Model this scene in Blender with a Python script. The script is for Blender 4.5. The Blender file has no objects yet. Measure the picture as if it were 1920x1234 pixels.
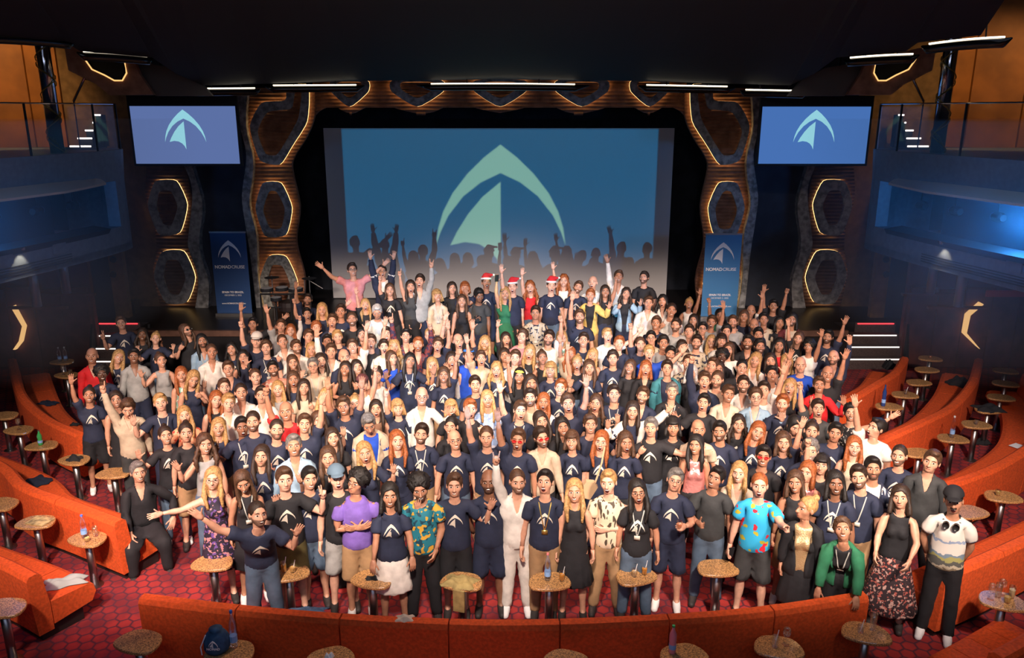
import bpy, bmesh, math, random, re
import numpy as np
from mathutils import Vector, Matrix
from mathutils.geometry import tessellate_polygon
SC = bpy.context.scene
COL = SC.collection
random.seed(7)
RNG = np.random.RandomState(7)
rad = math.radians

# ---------------------------------------------------------------- camera
CAMZ, PITCH, FPX = 5.75, rad(15.3), 1500.0
cam = bpy.data.cameras.new('camera'); cam.sensor_width = 36.0; cam.lens = FPX / 1920 * 36.0
cam.clip_end = 200
co = bpy.data.objects.new('camera', cam); COL.objects.link(co)
co.location = (0, 0, CAMZ); co.rotation_euler = (rad(90) - PITCH, 0, 0)
SC.camera = co
SC.view_settings.view_transform = 'Standard'; SC.view_settings.look = 'None'
SC.view_settings.exposure = 0.0; SC.view_settings.gamma = 1.0
SC.view_settings.use_curve_mapping = False
# ---------------------------------------------------------------- world and large lights
W = bpy.data.worlds.new('World'); SC.world = W; W.use_nodes = True
W.node_tree.nodes['Background'].inputs[0].default_value = (0.30, 0.42, 0.75, 1)
W.node_tree.nodes['Background'].inputs[1].default_value = 0.035

def light(name, kind, loc, aim, energy, color=(1, 1, 1), size=0.4, spot=60, blend=0.5, sizey=None):
    l = bpy.data.lights.new(name, kind); l.energy = energy; l.color = color
    o = bpy.data.objects.new(name, l); COL.objects.link(o); o.location = loc
    d = Vector(aim) - Vector(loc); o.rotation_euler = d.to_track_quat('-Z', 'Y').to_euler()
    if kind == 'SPOT':
        l.spot_size = rad(spot); l.spot_blend = blend; l.shadow_soft_size = size
    elif kind == 'AREA':
        l.size = size
        if sizey: l.shape = 'RECTANGLE'; l.size_y = sizey
    else:
        l.shadow_soft_size = size
    return o
# house spots of the auditorium, hung from the ceiling near the balcony rail
WH = (1.0, 0.79, 0.66)
for sx_, ax_, e_ in ((-5.0, -5.0, 4300), (-3.0, -3.4, 5300), (-.3, -.3, 5000), (2.4, 2.8, 5400), (4.6, 4.7, 5200)):
    light('house_spot', 'SPOT', (sx_, 2.4, 7.4), (ax_, 12.8, 0.0), e_, WH, .3, 40, 0.42)
light('house_spot', 'SPOT', (-7.4, 7.0, 7.0), (-2.5, 12.5, 0.6), 900, (1.0, 0.40, 0.26), 0.3, 64, 0.8)
light('house_spot', 'SPOT', (6.8, 7.0, 7.0), (2.5, 12.5, 0.6), 900, (1.0, 0.40, 0.26), 0.3, 64, 0.8)
light('stage_spot', 'SPOT', (-0.3, 5.5, 6.9), (-0.3, 15.0, 0.9), 2600, (1.0, 0.88, 0.78), 0.3, 36, 0.6)
light('pink_spot', 'SPOT', (-6.0, 6.0, 6.6), (-4.0, 9.0, 0.0), 520, (1.0, 0.20, 0.42), 0.25, 36, 0.8)
light('sofa_spot', 'SPOT', (-4.5, 11.5, 7.2), (-6.8, 10.2, 0.4), 260, (1.0, 0.55, 0.38), 0.3, 70, 0.8)
light('sofa_spot', 'SPOT', (3.5, 12.5, 7.2), (7.2, 11.0, 0.4), 620, (1.0, 0.60, 0.40), 0.3, 75, 0.8)
light('sofa_spot', 'SPOT', (2.5, 2.0, 7.2), (7.4, 9.0, 0.4), 420, (1.0, 0.66, 0.50), 0.3, 50, 0.8)
light('front_spot', 'SPOT', (0.0, 10.4, 7.3), (0.0, 7.4, 0.4), 1100, (1.0, 0.62, 0.45), 0.4, 110, 0.9)
light('blue_spot', 'SPOT', (-6.2, 11.5, 6.4), (-8.7, 13.4, 3.2), 70, (0.15, 0.42, 1.0), 0.2, 75, 0.9)
light('blue_spot', 'SPOT', (5.8, 11.5, 6.4), (8.1, 13.2, 3.2), 110, (0.12, 0.40, 1.0), 0.2, 75, 0.9)
light('stair_spot', 'SPOT', (5.2, 14.5, 7.0), (7.6, 17.4, 0.5), 160, (1.0, .8, .65), 0.2, 40, 0.7)
light('banner_fill', 'SPOT', (-5.0, 12.0, 7.0), (-6.6, 18.9, 2.2), 260, (.8, .88, 1.0), 0.2, 34, 0.8)  # pair of fill spots added to brighten the banners and stage sides
light('banner_fill', 'SPOT', (4.5, 12.0, 7.0), (5.4, 18.9, 2.2), 420, (.85, .92, 1.0), 0.2, 34, 0.8)
light('slot_blue_light', 'POINT', (-9.05, 13.2, 3.95), (0, 0, 0), 75, (.06, .35, 1.0), .12)
light('slot_blue_light', 'POINT', (8.45, 13.2, 3.95), (0, 0, 0), 210, (.05, .34, 1.0), .12)
light('column_fill', 'SPOT', (-4.0, 11.0, 7.3), (-6.4, 19.6, 3.6), 900, (1.0, .86, .74), .3, 32, .8)  # pair of wash spots added to lift the dark columns and stone
light('column_fill', 'SPOT', (3.4, 11.0, 7.3), (5.8, 19.6, 3.6), 900, (1.0, .86, .74), .3, 32, .8)
light('gallery_glow', 'SPOT', (-10.2, 16.8, 8.1), (-11.8, 18.9, 5.8), 260, (1, .60, .22), .2, 80, .6)
light('gallery_glow', 'SPOT', (9.6, 16.4, 8.1), (10.6, 18.9, 5.8), 200, (1, .60, .22), .2, 80, .6)
# soft bluish fill areas, added to lift the ambient level of the closed hall
light('ceiling_fill', 'AREA', (-.3, 9.0, 8.0), (-.3, 9.5, 0), 170, (.55, .68, 1.0), 14, sizey=12)
light('balcony_fill', 'AREA', (-.3, -1.2, 6.6), (-.3, 16, 3.2), 130, (.62, .72, 1.0), 10, sizey=2)  # added fill from the camera side, not a fitting of the balcony
# ---------------------------------------------------------------- materials
MATS = {}
def mat(name, col, rough=0.6, metal=0.0, noise=0.0, nscale=20.0, emit=None, estr=0.0, bump=0.0, bscale=80.0, trans=0.0, ior=1.45, coat=0.0, sheen=0.0, alpha=None, noise_col=None):
    if name in MATS: return MATS[name]
    m = bpy.data.materials.new(name); m.use_nodes = True; MATS[name] = m
    nt = m.node_tree; b = nt.nodes['Principled BSDF']
    b.inputs['Base Color'].default_value = (*col, 1); b.inputs['Roughness'].default_value = rough
    b.inputs['Metallic'].default_value = metal; b.inputs['IOR'].default_value = ior
    if trans: b.inputs['Transmission Weight'].default_value = trans
    if coat: b.inputs['Coat Weight'].default_value = coat
    if sheen: b.inputs['Sheen Weight'].default_value = sheen
    if emit: b.inputs['Emission Color'].default_value = (*emit, 1); b.inputs['Emission Strength'].default_value = estr
    m.diffuse_color = (*col, 1)
    if noise > 0 or bump > 0:
        tc = nt.nodes.new('ShaderNodeTexCoord')
    if noise > 0:
        n = nt.nodes.new('ShaderNodeTexNoise'); n.inputs['Scale'].default_value = nscale; n.inputs['Detail'].default_value = 3
        nt.links.new(tc.outputs['Object'], n.inputs['Vector'])
        r = nt.nodes.new('ShaderNodeMix'); r.data_type = 'RGBA'
        c2 = noise_col if noise_col else tuple(max(0, c * (1 - noise)) for c in col)
        r.inputs[6].default_value = (*c2, 1); r.inputs[7].default_value = (*[min(1, c * (1 + noise * .5)) for c in col], 1)
        ra = nt.nodes.new('ShaderNodeMapRange'); ra.inputs[1].default_value = .35; ra.inputs[2].default_value = .65
        nt.links.new(n.outputs['Fac'], ra.inputs[0]); nt.links.new(ra.outputs[0], r.inputs[0]); nt.links.new(r.outputs[2], b.inputs['Base Color'])
    if bump > 0:
        n2 = nt.nodes.new('ShaderNodeTexNoise'); n2.inputs['Scale'].default_value = bscale
        nt.links.new(tc.outputs['Object'], n2.inputs['Vector'])
        bp = nt.nodes.new('ShaderNodeBump'); bp.inputs['Strength'].default_value = bump; bp.inputs['Distance'].default_value = .01
        nt.links.new(n2.outputs['Fac'], bp.inputs['Height']); nt.links.new(bp.outputs[0], b.inputs['Normal'])
    return m

def pattern_mat(name, base, spots, scale=25, thr=.5, rough=.7, kind='noise'):
    """cloth with printed blotches: spots = list of colours"""
    if name in MATS: return MATS[name]
    m = mat(name, base, rough); nt = m.node_tree; b = nt.nodes['Principled BSDF']
    tc = nt.nodes.new('ShaderNodeTexCoord'); prev = None
    for i, c in enumerate(spots):
        mp = nt.nodes.new('ShaderNodeMapping'); mp.inputs['Location'].default_value = (i * 3.1, i * 1.7, i)
        nt.links.new(tc.outputs['Object'], mp.inputs[0])
        if kind == 'leaf':
            mp.inputs['Scale'].default_value = (1, 1, .35); mp.inputs['Rotation'].default_value = (0, .7 + i, 0)
        n = nt.nodes.new('ShaderNodeTexNoise'); n.inputs['Scale'].default_value = scale; n.inputs['Detail'].default_value = 1
        nt.links.new(mp.outputs[0], n.inputs['Vector'])
        g = nt.nodes.new('ShaderNodeMath'); g.operation = 'GREATER_THAN'; g.inputs[1].default_value = thr
        nt.links.new(n.outputs['Fac'], g.inputs[0])
        mx = nt.nodes.new('ShaderNodeMix'); mx.data_type = 'RGBA'
        if prev is None: mx.inputs[6].default_value = (*base, 1)
        else: nt.links.new(prev, mx.inputs[6])
        mx.inputs[7].default_value = (*c, 1); nt.links.new(g.outputs[0], mx.inputs[0]); prev = mx.outputs[2]
    nt.links.new(prev, b.inputs['Base Color'])
    return m

def emis(name, col, s):
    if name in MATS: return MATS[name]
    m = bpy.data.materials.new(name); m.use_nodes = True; MATS[name] = m
    nt = m.node_tree; nt.nodes.clear()
    e = nt.nodes.new('ShaderNodeEmission'); e.inputs[0].default_value = (*col, 1); e.inputs[1].default_value = s
    o = nt.nodes.new('ShaderNodeOutputMaterial'); nt.links.new(e.outputs[0], o.inputs[0])
    return m

def sheer(name, tint, fac, gl=(1, 1, 1)):
    m = bpy.data.materials.new(name); m.use_nodes = True; MATS[name] = m
    nt = m.node_tree; nt.nodes.clear(); N = nt.nodes.new
    t = N('ShaderNodeBsdfTransparent'); t.inputs[0].default_value = (*tint, 1); g = N('ShaderNodeBsdfGlossy'); g.inputs[0].default_value = (*gl, 1); g.inputs['Roughness'].default_value = .08
    f = N('ShaderNodeFresnel'); f.inputs[0].default_value = 1.5; a = N('ShaderNodeMath'); a.operation = 'MULTIPLY_ADD'; a.inputs[1].default_value = .45; a.inputs[2].default_value = fac * .3
    x = N('ShaderNodeMixShader'); o = N('ShaderNodeOutputMaterial')
    nt.links.new(f.outputs[0], a.inputs[0]); nt.links.new(a.outputs[0], x.inputs[0]); nt.links.new(t.outputs[0], x.inputs[1]); nt.links.new(g.outputs[0], x.inputs[2]); nt.links.new(x.outputs[0], o.inputs[0])
    return m
def filt(name, col):
    m = bpy.data.materials.new(name); m.use_nodes = True; MATS[name] = m
    nt = m.node_tree; nt.nodes.clear()
    e = nt.nodes.new('ShaderNodeBsdfTransparent'); e.inputs[0].default_value = (*col, 1)
    o = nt.nodes.new('ShaderNodeOutputMaterial'); nt.links.new(e.outputs[0], o.inputs[0])
    return m

# ---------------------------------------------------------------- mesh helpers
def tag(o, label=None, cat=None, group=None, kind=None):
    if label: o['label'] = label
    if cat: o['category'] = cat
    if group: o['group'] = group
    if kind: o['kind'] = kind
    return o
def empty(name, loc=(0, 0, 0), rz=0.0, **k):
    o = bpy.data.objects.new(name, None); COL.objects.link(o); o.location = loc; o.rotation_euler = (0, 0, rz)
    o.empty_display_size = .1
    return tag(o, **k)
def mk(name, verts, faces, m, parent=None, smooth=False, loc=None, **k):
    me = bpy.data.meshes.new(name); me.from_pydata([tuple(v) for v in verts], [], [tuple(f) for f in faces])
    ms = m if isinstance(m, (list, tuple)) else [m]
    for x in ms: me.materials.append(x)
    if smooth: me.polygons.foreach_set('use_smooth', [True] * len(me.polygons))
    me.update()
    o = bpy.data.objects.new(name, me); COL.objects.link(o)
    if parent: o.parent = parent
    if loc: o.location = loc
    return tag(o, **k)
def inst(src, parent=None, loc=None, rot=None, scale=None, name=None):
    o = src.copy(); COL.objects.link(o); o.parent = parent
    for kk in ('label', 'category', 'group', 'kind'):
        if kk in o: del o[kk]
    if loc is not None: o.location = loc
    if rot is not None: o.rotation_euler = rot
    if scale is not None: o.scale = scale
    return o
class MB:
    """collects primitive shapes into one mesh"""
    def __init__(s): s.v = []; s.f = []; s.mi = []
    def add(s, v, f, mi=0):
        n = len(s.v); s.v += [tuple(x) for x in v]; s.f += [tuple(i + n for i in q) for q in f]; s.mi += [mi] * len(f); return s
    def box(s, x0, x1, y0, y1, z0, z1, mi=0):
        v = [(x, y, z) for z in (z0, z1) for y in (y0, y1) for x in (x0, x1)]
        return s.add(v, [(0, 2, 3, 1), (4, 5, 7, 6), (0, 1, 5, 4), (2, 6, 7, 3), (0, 4, 6, 2), (1, 3, 7, 5)], mi)
    def tube(s, pts, r, n=8, mi=0, cap=True):
        pts = [Vector(p) for p in pts]; rs = r if isinstance(r, (list, tuple)) else [r] * len(pts)
        v = []; f = []; up = Vector((0, 0, 1))
        for i, p in enumerate(pts):
            d = (pts[min(i + 1, len(pts) - 1)] - pts[max(i - 1, 0)]).normalized()
            a = d.cross(up)
            if a.length < 1e-3: a = d.cross(Vector((0, 1, 0)))
            a.normalize(); b = d.cross(a)
            for j in range(n):
                t = 2 * math.pi * j / n; v.append(p + (a * math.cos(t) + b * math.sin(t)) * rs[i])
        for i in range(len(pts) - 1):
            for j in range(n): f.append((i * n + j, i * n + (j + 1) % n, (i + 1) * n + (j + 1) % n, (i + 1) * n + j))
        if cap: f.append(tuple(range(n - 1, -1, -1))); f.append(tuple((len(pts) - 1) * n + j for j in range(n)))
        return s.add(v, f, mi)
    def lathe(s, prof, c=(0, 0, 0), n=12, mi=0):
        v = []; f = []
        for r, z in prof:
            for j in range(n):
                t = 2 * math.pi * j / n; v.append((c[0] + r * math.cos(t), c[1] + r * math.sin(t), c[2] + z))
        for i in range(len(prof) - 1):
            for j in range(n): f.append((i * n + j, i * n + (j + 1) % n, (i + 1) * n + (j + 1) % n, (i + 1) * n + j))
        f.append(tuple(range(n - 1, -1, -1))); f.append(tuple((len(prof) - 1) * n + j for j in range(n)))
        return s.add(v, f, mi)
    def prism(s, poly, y0, y1, holes=(), mi=0):
        """poly in (x,z), extruded from y0 (front, towards camera) to y1"""
        loops = [poly] + list(holes)
        tris = tessellate_polygon([[Vector((p[0], p[1], 0)) for p in L] for L in loops])
        flat = [p for L in loops for p in L]; n = len(flat)
        v = [(p[0], y0, p[1]) for p in flat] + [(p[0], y1, p[1]) for p in flat]
        f = [tuple(t) for t in tris] + [tuple(i + n for i in reversed(t)) for t in tris]
        k = 0
        for L in loops:
            m_ = len(L)
            for i in range(m_): a = k + i; b = k + (i + 1) % m_; f.append((a, b, b + n, a + n))
            k += m_
        return s.add(v, f, mi)
    def out(s, name, m, parent=None, smooth=False, **k):
        o = mk(name, s.v, s.f, m, parent, smooth, **k)
        if any(s.mi): o.data.polygons.foreach_set('material_index', s.mi)
        bm = bmesh.new(); bm.from_mesh(o.data); bmesh.ops.recalc_face_normals(bm, faces=bm.faces); bm.to_mesh(o.data); bm.free()
        return o
def spline(pts, n=6, closed=False):
    P = [np.array(p, float) for p in pts]; N = len(P); out = []
    rng = range(N if closed else N - 1)
    for i in rng:
        p0 = P[(i - 1) % N] if closed or i > 0 else P[i]; p1 = P[i]; p2 = P[(i + 1) % N]
        p3 = P[(i + 2) % N] if closed or i + 2 < N else P[(i + 1) % N]
        for k in range(n):
            t = k / n
            out.append(tuple(.5 * ((2 * p1) + (-p0 + p2) * t + (2 * p0 - 5 * p1 + 4 * p2 - p3) * t * t + (-p0 + 3 * p1 - 3 * p2 + p3) * t ** 3)))
    if not closed: out.append(tuple(P[-1]))
    return out
CP, SP = math.cos(PITCH), math.sin(PITCH)
def ray(px, py):
    u = (px - 960) / FPX; v = (617 - py) / FPX
    return (u, CP + v * SP, -SP + v * CP)
def PT(px, py, D):      # point of the hall at distance D
    d = ray(px, py); t = D / d[1]; return Vector((d[0] * t, D, CAMZ + d[2] * t))
def PZ(px, py, z):      # point of the hall at height z
    d = ray(px, py); t = (z - CAMZ) / d[2]; return Vector((d[0] * t, d[1] * t, z))
XC = -0.29              # the hall's axis
def mir(x): return 2 * XC - x
# the emblem (two outlines)
LOGO = [
 [(-1, 0), (-.96, .27), (-.88, .52), (-.73, .80), (-.5, 1.09), (-.25, 1.33), (0, 1.52), (.25, 1.33), (.5, 1.09), (.73, .80), (.88, .52), (.96, .27), (1, 0),
  (.93, .2), (.8, .46), (.57, .75), (.3, .96), (0, 1.1), (-.3, .96), (-.57, .75), (-.8, .46), (-.93, .2)],
 [(0, .97), (0, -.35), (-.07, -.2), (-.18, -.07), (-.34, .02), (-.55, .05), (-.78, 0), (-.68, .2), (-.5, .48), (-.28, .74)]]
# ---------------------------------------------------------------- human figures: one continuous body, posed by joint
def ss(a, b, x):
    t = np.clip((x - a) / (b - a), 0, 1); return t * t * (3 - 2 * t)
def sd_cone(P, a, b, r1, r2):
    a = np.array(a, float); b = np.array(b, float); ba = b - a
    h = np.clip(((P - a) @ ba) / (ba @ ba), 0, 1)
    return np.linalg.norm(P - a - h[:, None] * ba, axis=1) - (r1 + (r2 - r1) * h)
def sd_ell(P, c, r):
    q = (P - np.array(c)) / np.array(r); k0 = np.linalg.norm(q, axis=1)
    k1 = np.linalg.norm(q / np.array(r), axis=1) + 1e-9
    return k0 * (k0 - 1) / k1
def sd_box(P, c, h, r=0.0):
    q = np.abs(P - np.array(c)) - np.array(h) + r
    return np.linalg.norm(np.maximum(q, 0), axis=1) + np.minimum(q.max(axis=1), 0) - r
def smin(a, b, k):
    h = np.clip(.5 + .5 * (b - a) / k, 0, 1); return b * (1 - h) + a * h - k * h * (1 - h)
def smax(a, b, k): return -smin(-a, -b, k)
def nets(fn, lo, hi, h):
    ax = [np.arange(lo[i], hi[i] + h, h) for i in range(3)]
    n = [len(a) for a in ax]
    G = np.stack(np.meshgrid(*ax, indexing='ij'), -1).reshape(-1, 3)
    F = fn(G).reshape(n)
    S = F < 0
    nc = [x - 1 for x in n]
    acc = np.zeros(nc + [3]); cnt = np.zeros(nc)
    def cells(sl): return tuple(sl)
    for axis in range(3):
        sa = [slice(None)] * 3; sb = [slice(None)] * 3; sa[axis] = slice(0, -1); sb[axis] = slice(1, None)
        A = F[tuple(sa)]; B = F[tuple(sb)]; X = (A < 0) != (B < 0)
        t = np.where(X, A / np.where(X, A - B, 1), 0)
        idx = np.indices(A.shape).astype(float); pos = np.moveaxis(idx, 0, -1); pos[..., axis] += t
        o = [i for i in range(3) if i != axis]
        for d0 in (0, 1):
            for d1 in (0, 1):
                src = [slice(None)] * 3; dst = [slice(None)] * 3
                for oo, dd in ((o[0], d0), (o[1], d1)): src[oo] = slice(dd, dd + nc[oo])
                x = X[tuple(src)]
                acc += np.where(x[..., None], pos[tuple(src)], 0); cnt += x
    act = cnt > 0; vid = -np.ones(nc, int); vid[act] = np.arange(act.sum())
    V = acc[act] / cnt[act][:, None] * h + np.array([a[0] for a in ax])
    Q = []
    for axis in range(3):
        o = [(axis + 1) % 3, (axis + 2) % 3]
        sa = [slice(None)] * 3; sb = [slice(None)] * 3; sa[axis] = slice(0, -1); sb[axis] = slice(1, None)
        for oo in o: sa[oo] = slice(1, -1); sb[oo] = slice(1, -1)
        A = S[tuple(sa)]; B = S[tuple(sb)]
        I = np.argwhere(A != B)
        if not len(I): continue
        fl = A[tuple(I.T)]
        I = I.copy(); I[:, o[0]] += 1; I[:, o[1]] += 1
        def at(d0, d1):
            J = I.copy(); J[:, o[0]] -= d0; J[:, o[1]] -= d1; return vid[tuple(J.T)]
        q = np.stack([at(0, 0), at(1, 0), at(1, 1), at(0, 1)], 1)
        q[~fl] = q[~fl][:, ::-1]
        Q.append(q)
    return V, np.concatenate(Q)
def decim(V, Q, target):
    me = bpy.data.meshes.new('t'); me.from_pydata(V.tolist(), [], Q.tolist())
    o = bpy.data.objects.new('t', me); COL.objects.link(o)
    nt_ = 2 * len(Q)
    if target < nt_:
        md = o.modifiers.new('d', 'DECIMATE'); md.ratio = target / nt_
    dg = bpy.context.evaluated_depsgraph_get(); e = o.evaluated_get(dg); m2 = e.to_mesh()
    m2.calc_loop_triangles()
    v = np.empty(len(m2.vertices) * 3); m2.vertices.foreach_get('co', v)
    t = np.empty(len(m2.loop_triangles) * 3, int); m2.loop_triangles.foreach_get('vertices', t)
    e.to_mesh_clear(); bpy.data.objects.remove(o); bpy.data.meshes.remove(me)
    return v.reshape(-1, 3), t.reshape(-1, 3)

class Fig: pass
def make_fig(fem):
    g = Fig(); g.fem = fem
    g.S = .143 if fem else .166           # shoulder joint
    g.E = g.S + (.255 if fem else .275)   # elbow
    g.W = g.E + (.235 if fem else .255)   # wrist
    k = .9 if fem else 1.0
    def arms(P, o=0.0):
        A = np.abs(P[:, 0:1]) * np.array([1, 0, 0]) + P * np.array([0, 1, 1])
        d = sd_cone(A, (g.S - .03, 0, 1.425), (g.E, .0, 1.43), .053 * k + o, .038 * k + o)
        d = smin(d, sd_ell(A, (g.S + .12, 0, 1.425), (.10, .043 * k + o, .046 * k + o)), .03)
        d = smin(d, sd_cone(A, (g.E, .0, 1.43), (g.W, 0, 1.43), .038 * k + o, .0245 * k + o), .02)
        return smin(d, sd_ell(A, (g.E + .07, 0, 1.43), (.08, .038 * k + o, .037 * k + o)), .02)
    def torso(P, o=0.0):
        A = np.abs(P[:, 0:1]) * np.array([1, 0, 0]) + P * np.array([0, 1, 1])
        if fem:
            d = sd_ell(P, (0, .01, .95), (.158 + o, .115 + o, .13 + o))
            d = smin(d, sd_ell(P, (0, 0, 1.10), (.112 + o, .083 + o, .17 + o)), .06)
            d = smin(d, sd_ell(P, (0, 0, 1.30), (.135 + o, .092 + o, .16 + o)), .05)
            d = smin(d, sd_ell(A, (.062, -.075, 1.285), (.056 + o, .052 + o, .056 + o)), .03)
        else:
            d = sd_ell(P, (0, .01, .96), (.152 + o, .115 + o, .13 + o))
            d = smin(d, sd_ell(P, (0, -.005, 1.10), (.138 + o, .105 + o, .17 + o)), .06)
            d = smin(d, sd_ell(P, (0, 0, 1.30), (.163 + o, .112 + o, .17 + o)), .05)
        d = smin(d, sd_cone(A, (0, .015, 1.44), (g.S - .02, .0, 1.43), .062 + o, .05 * k + o), .05)
        return smin(d, sd_cone(P, (0, .012, 1.46), (0, -.002, 1.58), .058 * k + o, .05 * k + o), .035)
    def legs(P, o=0.0):
        A = np.abs(P[:, 0:1]) * np.array([1, 0, 0]) + P * np.array([0, 1, 1])
        d = sd_cone(A, (.078, .005, .90), (.095, 0, .50), .088 + o, .052 * k + o)
        d = smin(d, sd_cone(A, (.095, 0, .50), (.10, .02, .085), .05 * k + o, .034 + o), .03)
        d = smin(d, sd_ell(A, (.097, .025, .36), (.05 * k + o, .05 * k + o, .12)), .03)
        return d
    def feet(P, o=0.0):
        A = np.abs(P[:, 0:1]) * np.array([1, 0, 0]) + P * np.array([0, 1, 1])
        d = sd_cone(A, (.10, .045, .042), (.112, -.13, .028), .038 + o, .030 + o)
        return smin(d, sd_cone(A, (.10, .02, .10), (.105, -.05, .05), .034 + o, .034 + o), .02)
    def head(P, o=0.0):
        A = np.abs(P[:, 0:1]) * np.array([1, 0, 0]) + P * np.array([0, 1, 1])
        d = sd_ell(P, (0, .022, 1.688), (.074 + o, .092 + o, .092 + o))
        d = smin(d, sd_ell(P, (0, -.022, 1.625), (.054 + o, .062 + o, .066 + o)), .035)
        d = smin(d, sd_ell(P, (0, -.062, 1.583), ((.022 if fem else .028) + o, .022 + o, .018 + o)), .025)
        d = smin(d, sd_ell(A, (.043, -.040, 1.640), (.022 + o, .024 + o, .022 + o)), .02)
        d = smin(d, sd_ell(P, (0, -.062, 1.694), (.05 + o, .016 + o, .012 + o)), .02)
        d = smax(d, -sd_ell(A, (.031, -.090, 1.668), (.019, .017, .012)), .012)
        d = smin(d, sd_cone(P, (0, -.078, 1.672), (0, -.104, 1.634), .007 + o, .0125 + o), .012)
        d = smin(d, sd_ell(A, (.011, -.093, 1.630), (.010 + o, .010 + o, .008 + o)), .008)
        d = smin(d, sd_ell(P, (0, -.083, 1.606), (.022 + o, .010 + o, .011 + o)), .01)
        d = smin(d, sd_ell(A, (.077, .012, 1.655), (.008 + o, .018 + o, .03 + o)), .008)
        return d
    g.arms, g.torso, g.legs, g.feet, g.head = arms, torso, legs, feet, head
    FW = [(-.0285, .068), (-.0095, .077), (.0095, .073), (.027, .058)]   # (z offset from palm axis, finger length): little..index reversed below
    hs = .93 if fem else 1.0
    g.fing = []
    X0 = g.W + .088 * hs
    for i, (dz, L) in enumerate([(.030, .070), (.010, .079), (-.010, .073), (-.029, .057)]):   # index, middle, ring, little
        b = np.array([X0, 0, 1.43 + dz * hs * .95]); d = np.array([1, 0, (.14, .04, -.06, -.17)[i]]); d /= np.linalg.norm(d)
        g.fing.append((b, d, L * hs, .0092 * hs))
    b = np.array([g.W + .03 * hs, -.008, 1.43 + .03 * hs]); d = np.array([.62, -.18, .70]); d /= np.linalg.norm(d)
    g.fing.append((b, d, .072 * hs, .0108 * hs))
    def hand(P):      # x>0 hand
        d = sd_box(P, (g.W + .048 * hs, 0, 1.43), (.048 * hs, .0135, .040 * hs), .013)
        d = smin(d, sd_cone(P, (g.W - .03, 0, 1.43), (g.W + .02, 0, 1.43), .0245 * k, .022), .02)
        for b, dd, L, r in g.fing:
            d = smin(d, sd_cone(P, b - dd * .012, b + dd * L, r * 1.08, r * .82), .006)
        return d
    # --- body mesh
    parts = []
    def lim(P): return np.abs(P[:, 0])
    f_main = lambda P: smin(smin(smin(torso(P), arms(P), .035), legs(P), .03), feet(P), .02)
    full = lambda P: smin(f_main(P), head(P), .02)
    V, Q = nets(lambda P: np.maximum(np.maximum(full(P), P[:, 2] - 1.565), np.abs(P[:, 0]) - (g.W - .012)), (-g.W - .02, -.2, -.02), (g.W + .02, .2, 1.6), .0145)
    v, t = decim(V, Q, 1700); parts.append((v, t))
    V, Q = nets(lambda P: np.maximum(full(P), 1.553 - P[:, 2]), (-.11, -.13, 1.53), (.11, .14, 1.81), .0062)
    v, t = decim(V, Q, 1500); parts.append((v, t))
    V, Q = nets(lambda P: np.maximum(smin(hand(P), arms(P), .01), g.W - .02 - P[:, 0]), (g.W - .03, -.06, 1.36), (g.W + .21, .05, 1.56), .0048)
    v, t = decim(V, Q, 520); parts.append((v, t))
    v2 = v * np.array([-1, 1, 1]); parts.append((v2, t[:, ::-1]))
    # eyes, brows, lips, teeth: thin pieces seated on the face
    def surf_y(x, z, fn=full, off=.0, y0=-.16):
        y = np.full(len(x), y0)
        for _ in range(60):
            d = fn(np.stack([x, y, z], 1)) - off; y = y + np.clip(d, 0, .02) * .8
        return y
    g.surf_y = surf_y
    def patch(poly, mi, off, bulge=0.0, cx=0, cz=0, n=2):
        x = np.array([p[0] for p in poly]); z = np.array([p[1] for p in poly])
        xs = [x]; zs = [z]; f = []; m_ = len(x)
        mx, mz = x.mean(), z.mean()
        xs.append((x + mx) / 2); zs.append((z + mz) / 2); xs.append(np.array([mx])); zs.append(np.array([mz]))
        X = np.concatenate(xs); Z = np.concatenate(zs); Y = surf_y(X, Z) - off
        Y[m_:2 * m_] -= bulge * .7; Y[-1] -= bulge
        for i in range(m_):
            j = (i + 1) % m_; f.append((i, j, m_ + j)); f.append((i, m_ + j, m_ + i)); f.append((m_ + i, m_ + j, 2 * m_))
        return np.stack([X, Y, Z], 1), np.array(f), mi
    extra = []
    def oval(cx, cz, rx, rz, n=10, rot=0):
        return [(cx + rx * math.cos(2 * math.pi * i / n), cz + rz * math.sin(2 * math.pi * i / n)) for i in range(n)]
    for s in (-1, 1):
        extra.append(patch(oval(s * .031, 1.667, .0160, .0060), 1, .0015, .003))
        extra.append(patch(oval(s * .031, 1.667, .0078, .0064), 2, .0050, .001))
        extra.append(patch([(s * .013, 1.684), (s * .03, 1.691), (s * .05, 1.684), (s * .048, 1.688), (s * .03, 1.6965), (s * .013, 1.690)], 3, .0025, .001))
    g.mouths = {}
    g.base_extra = extra
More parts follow.
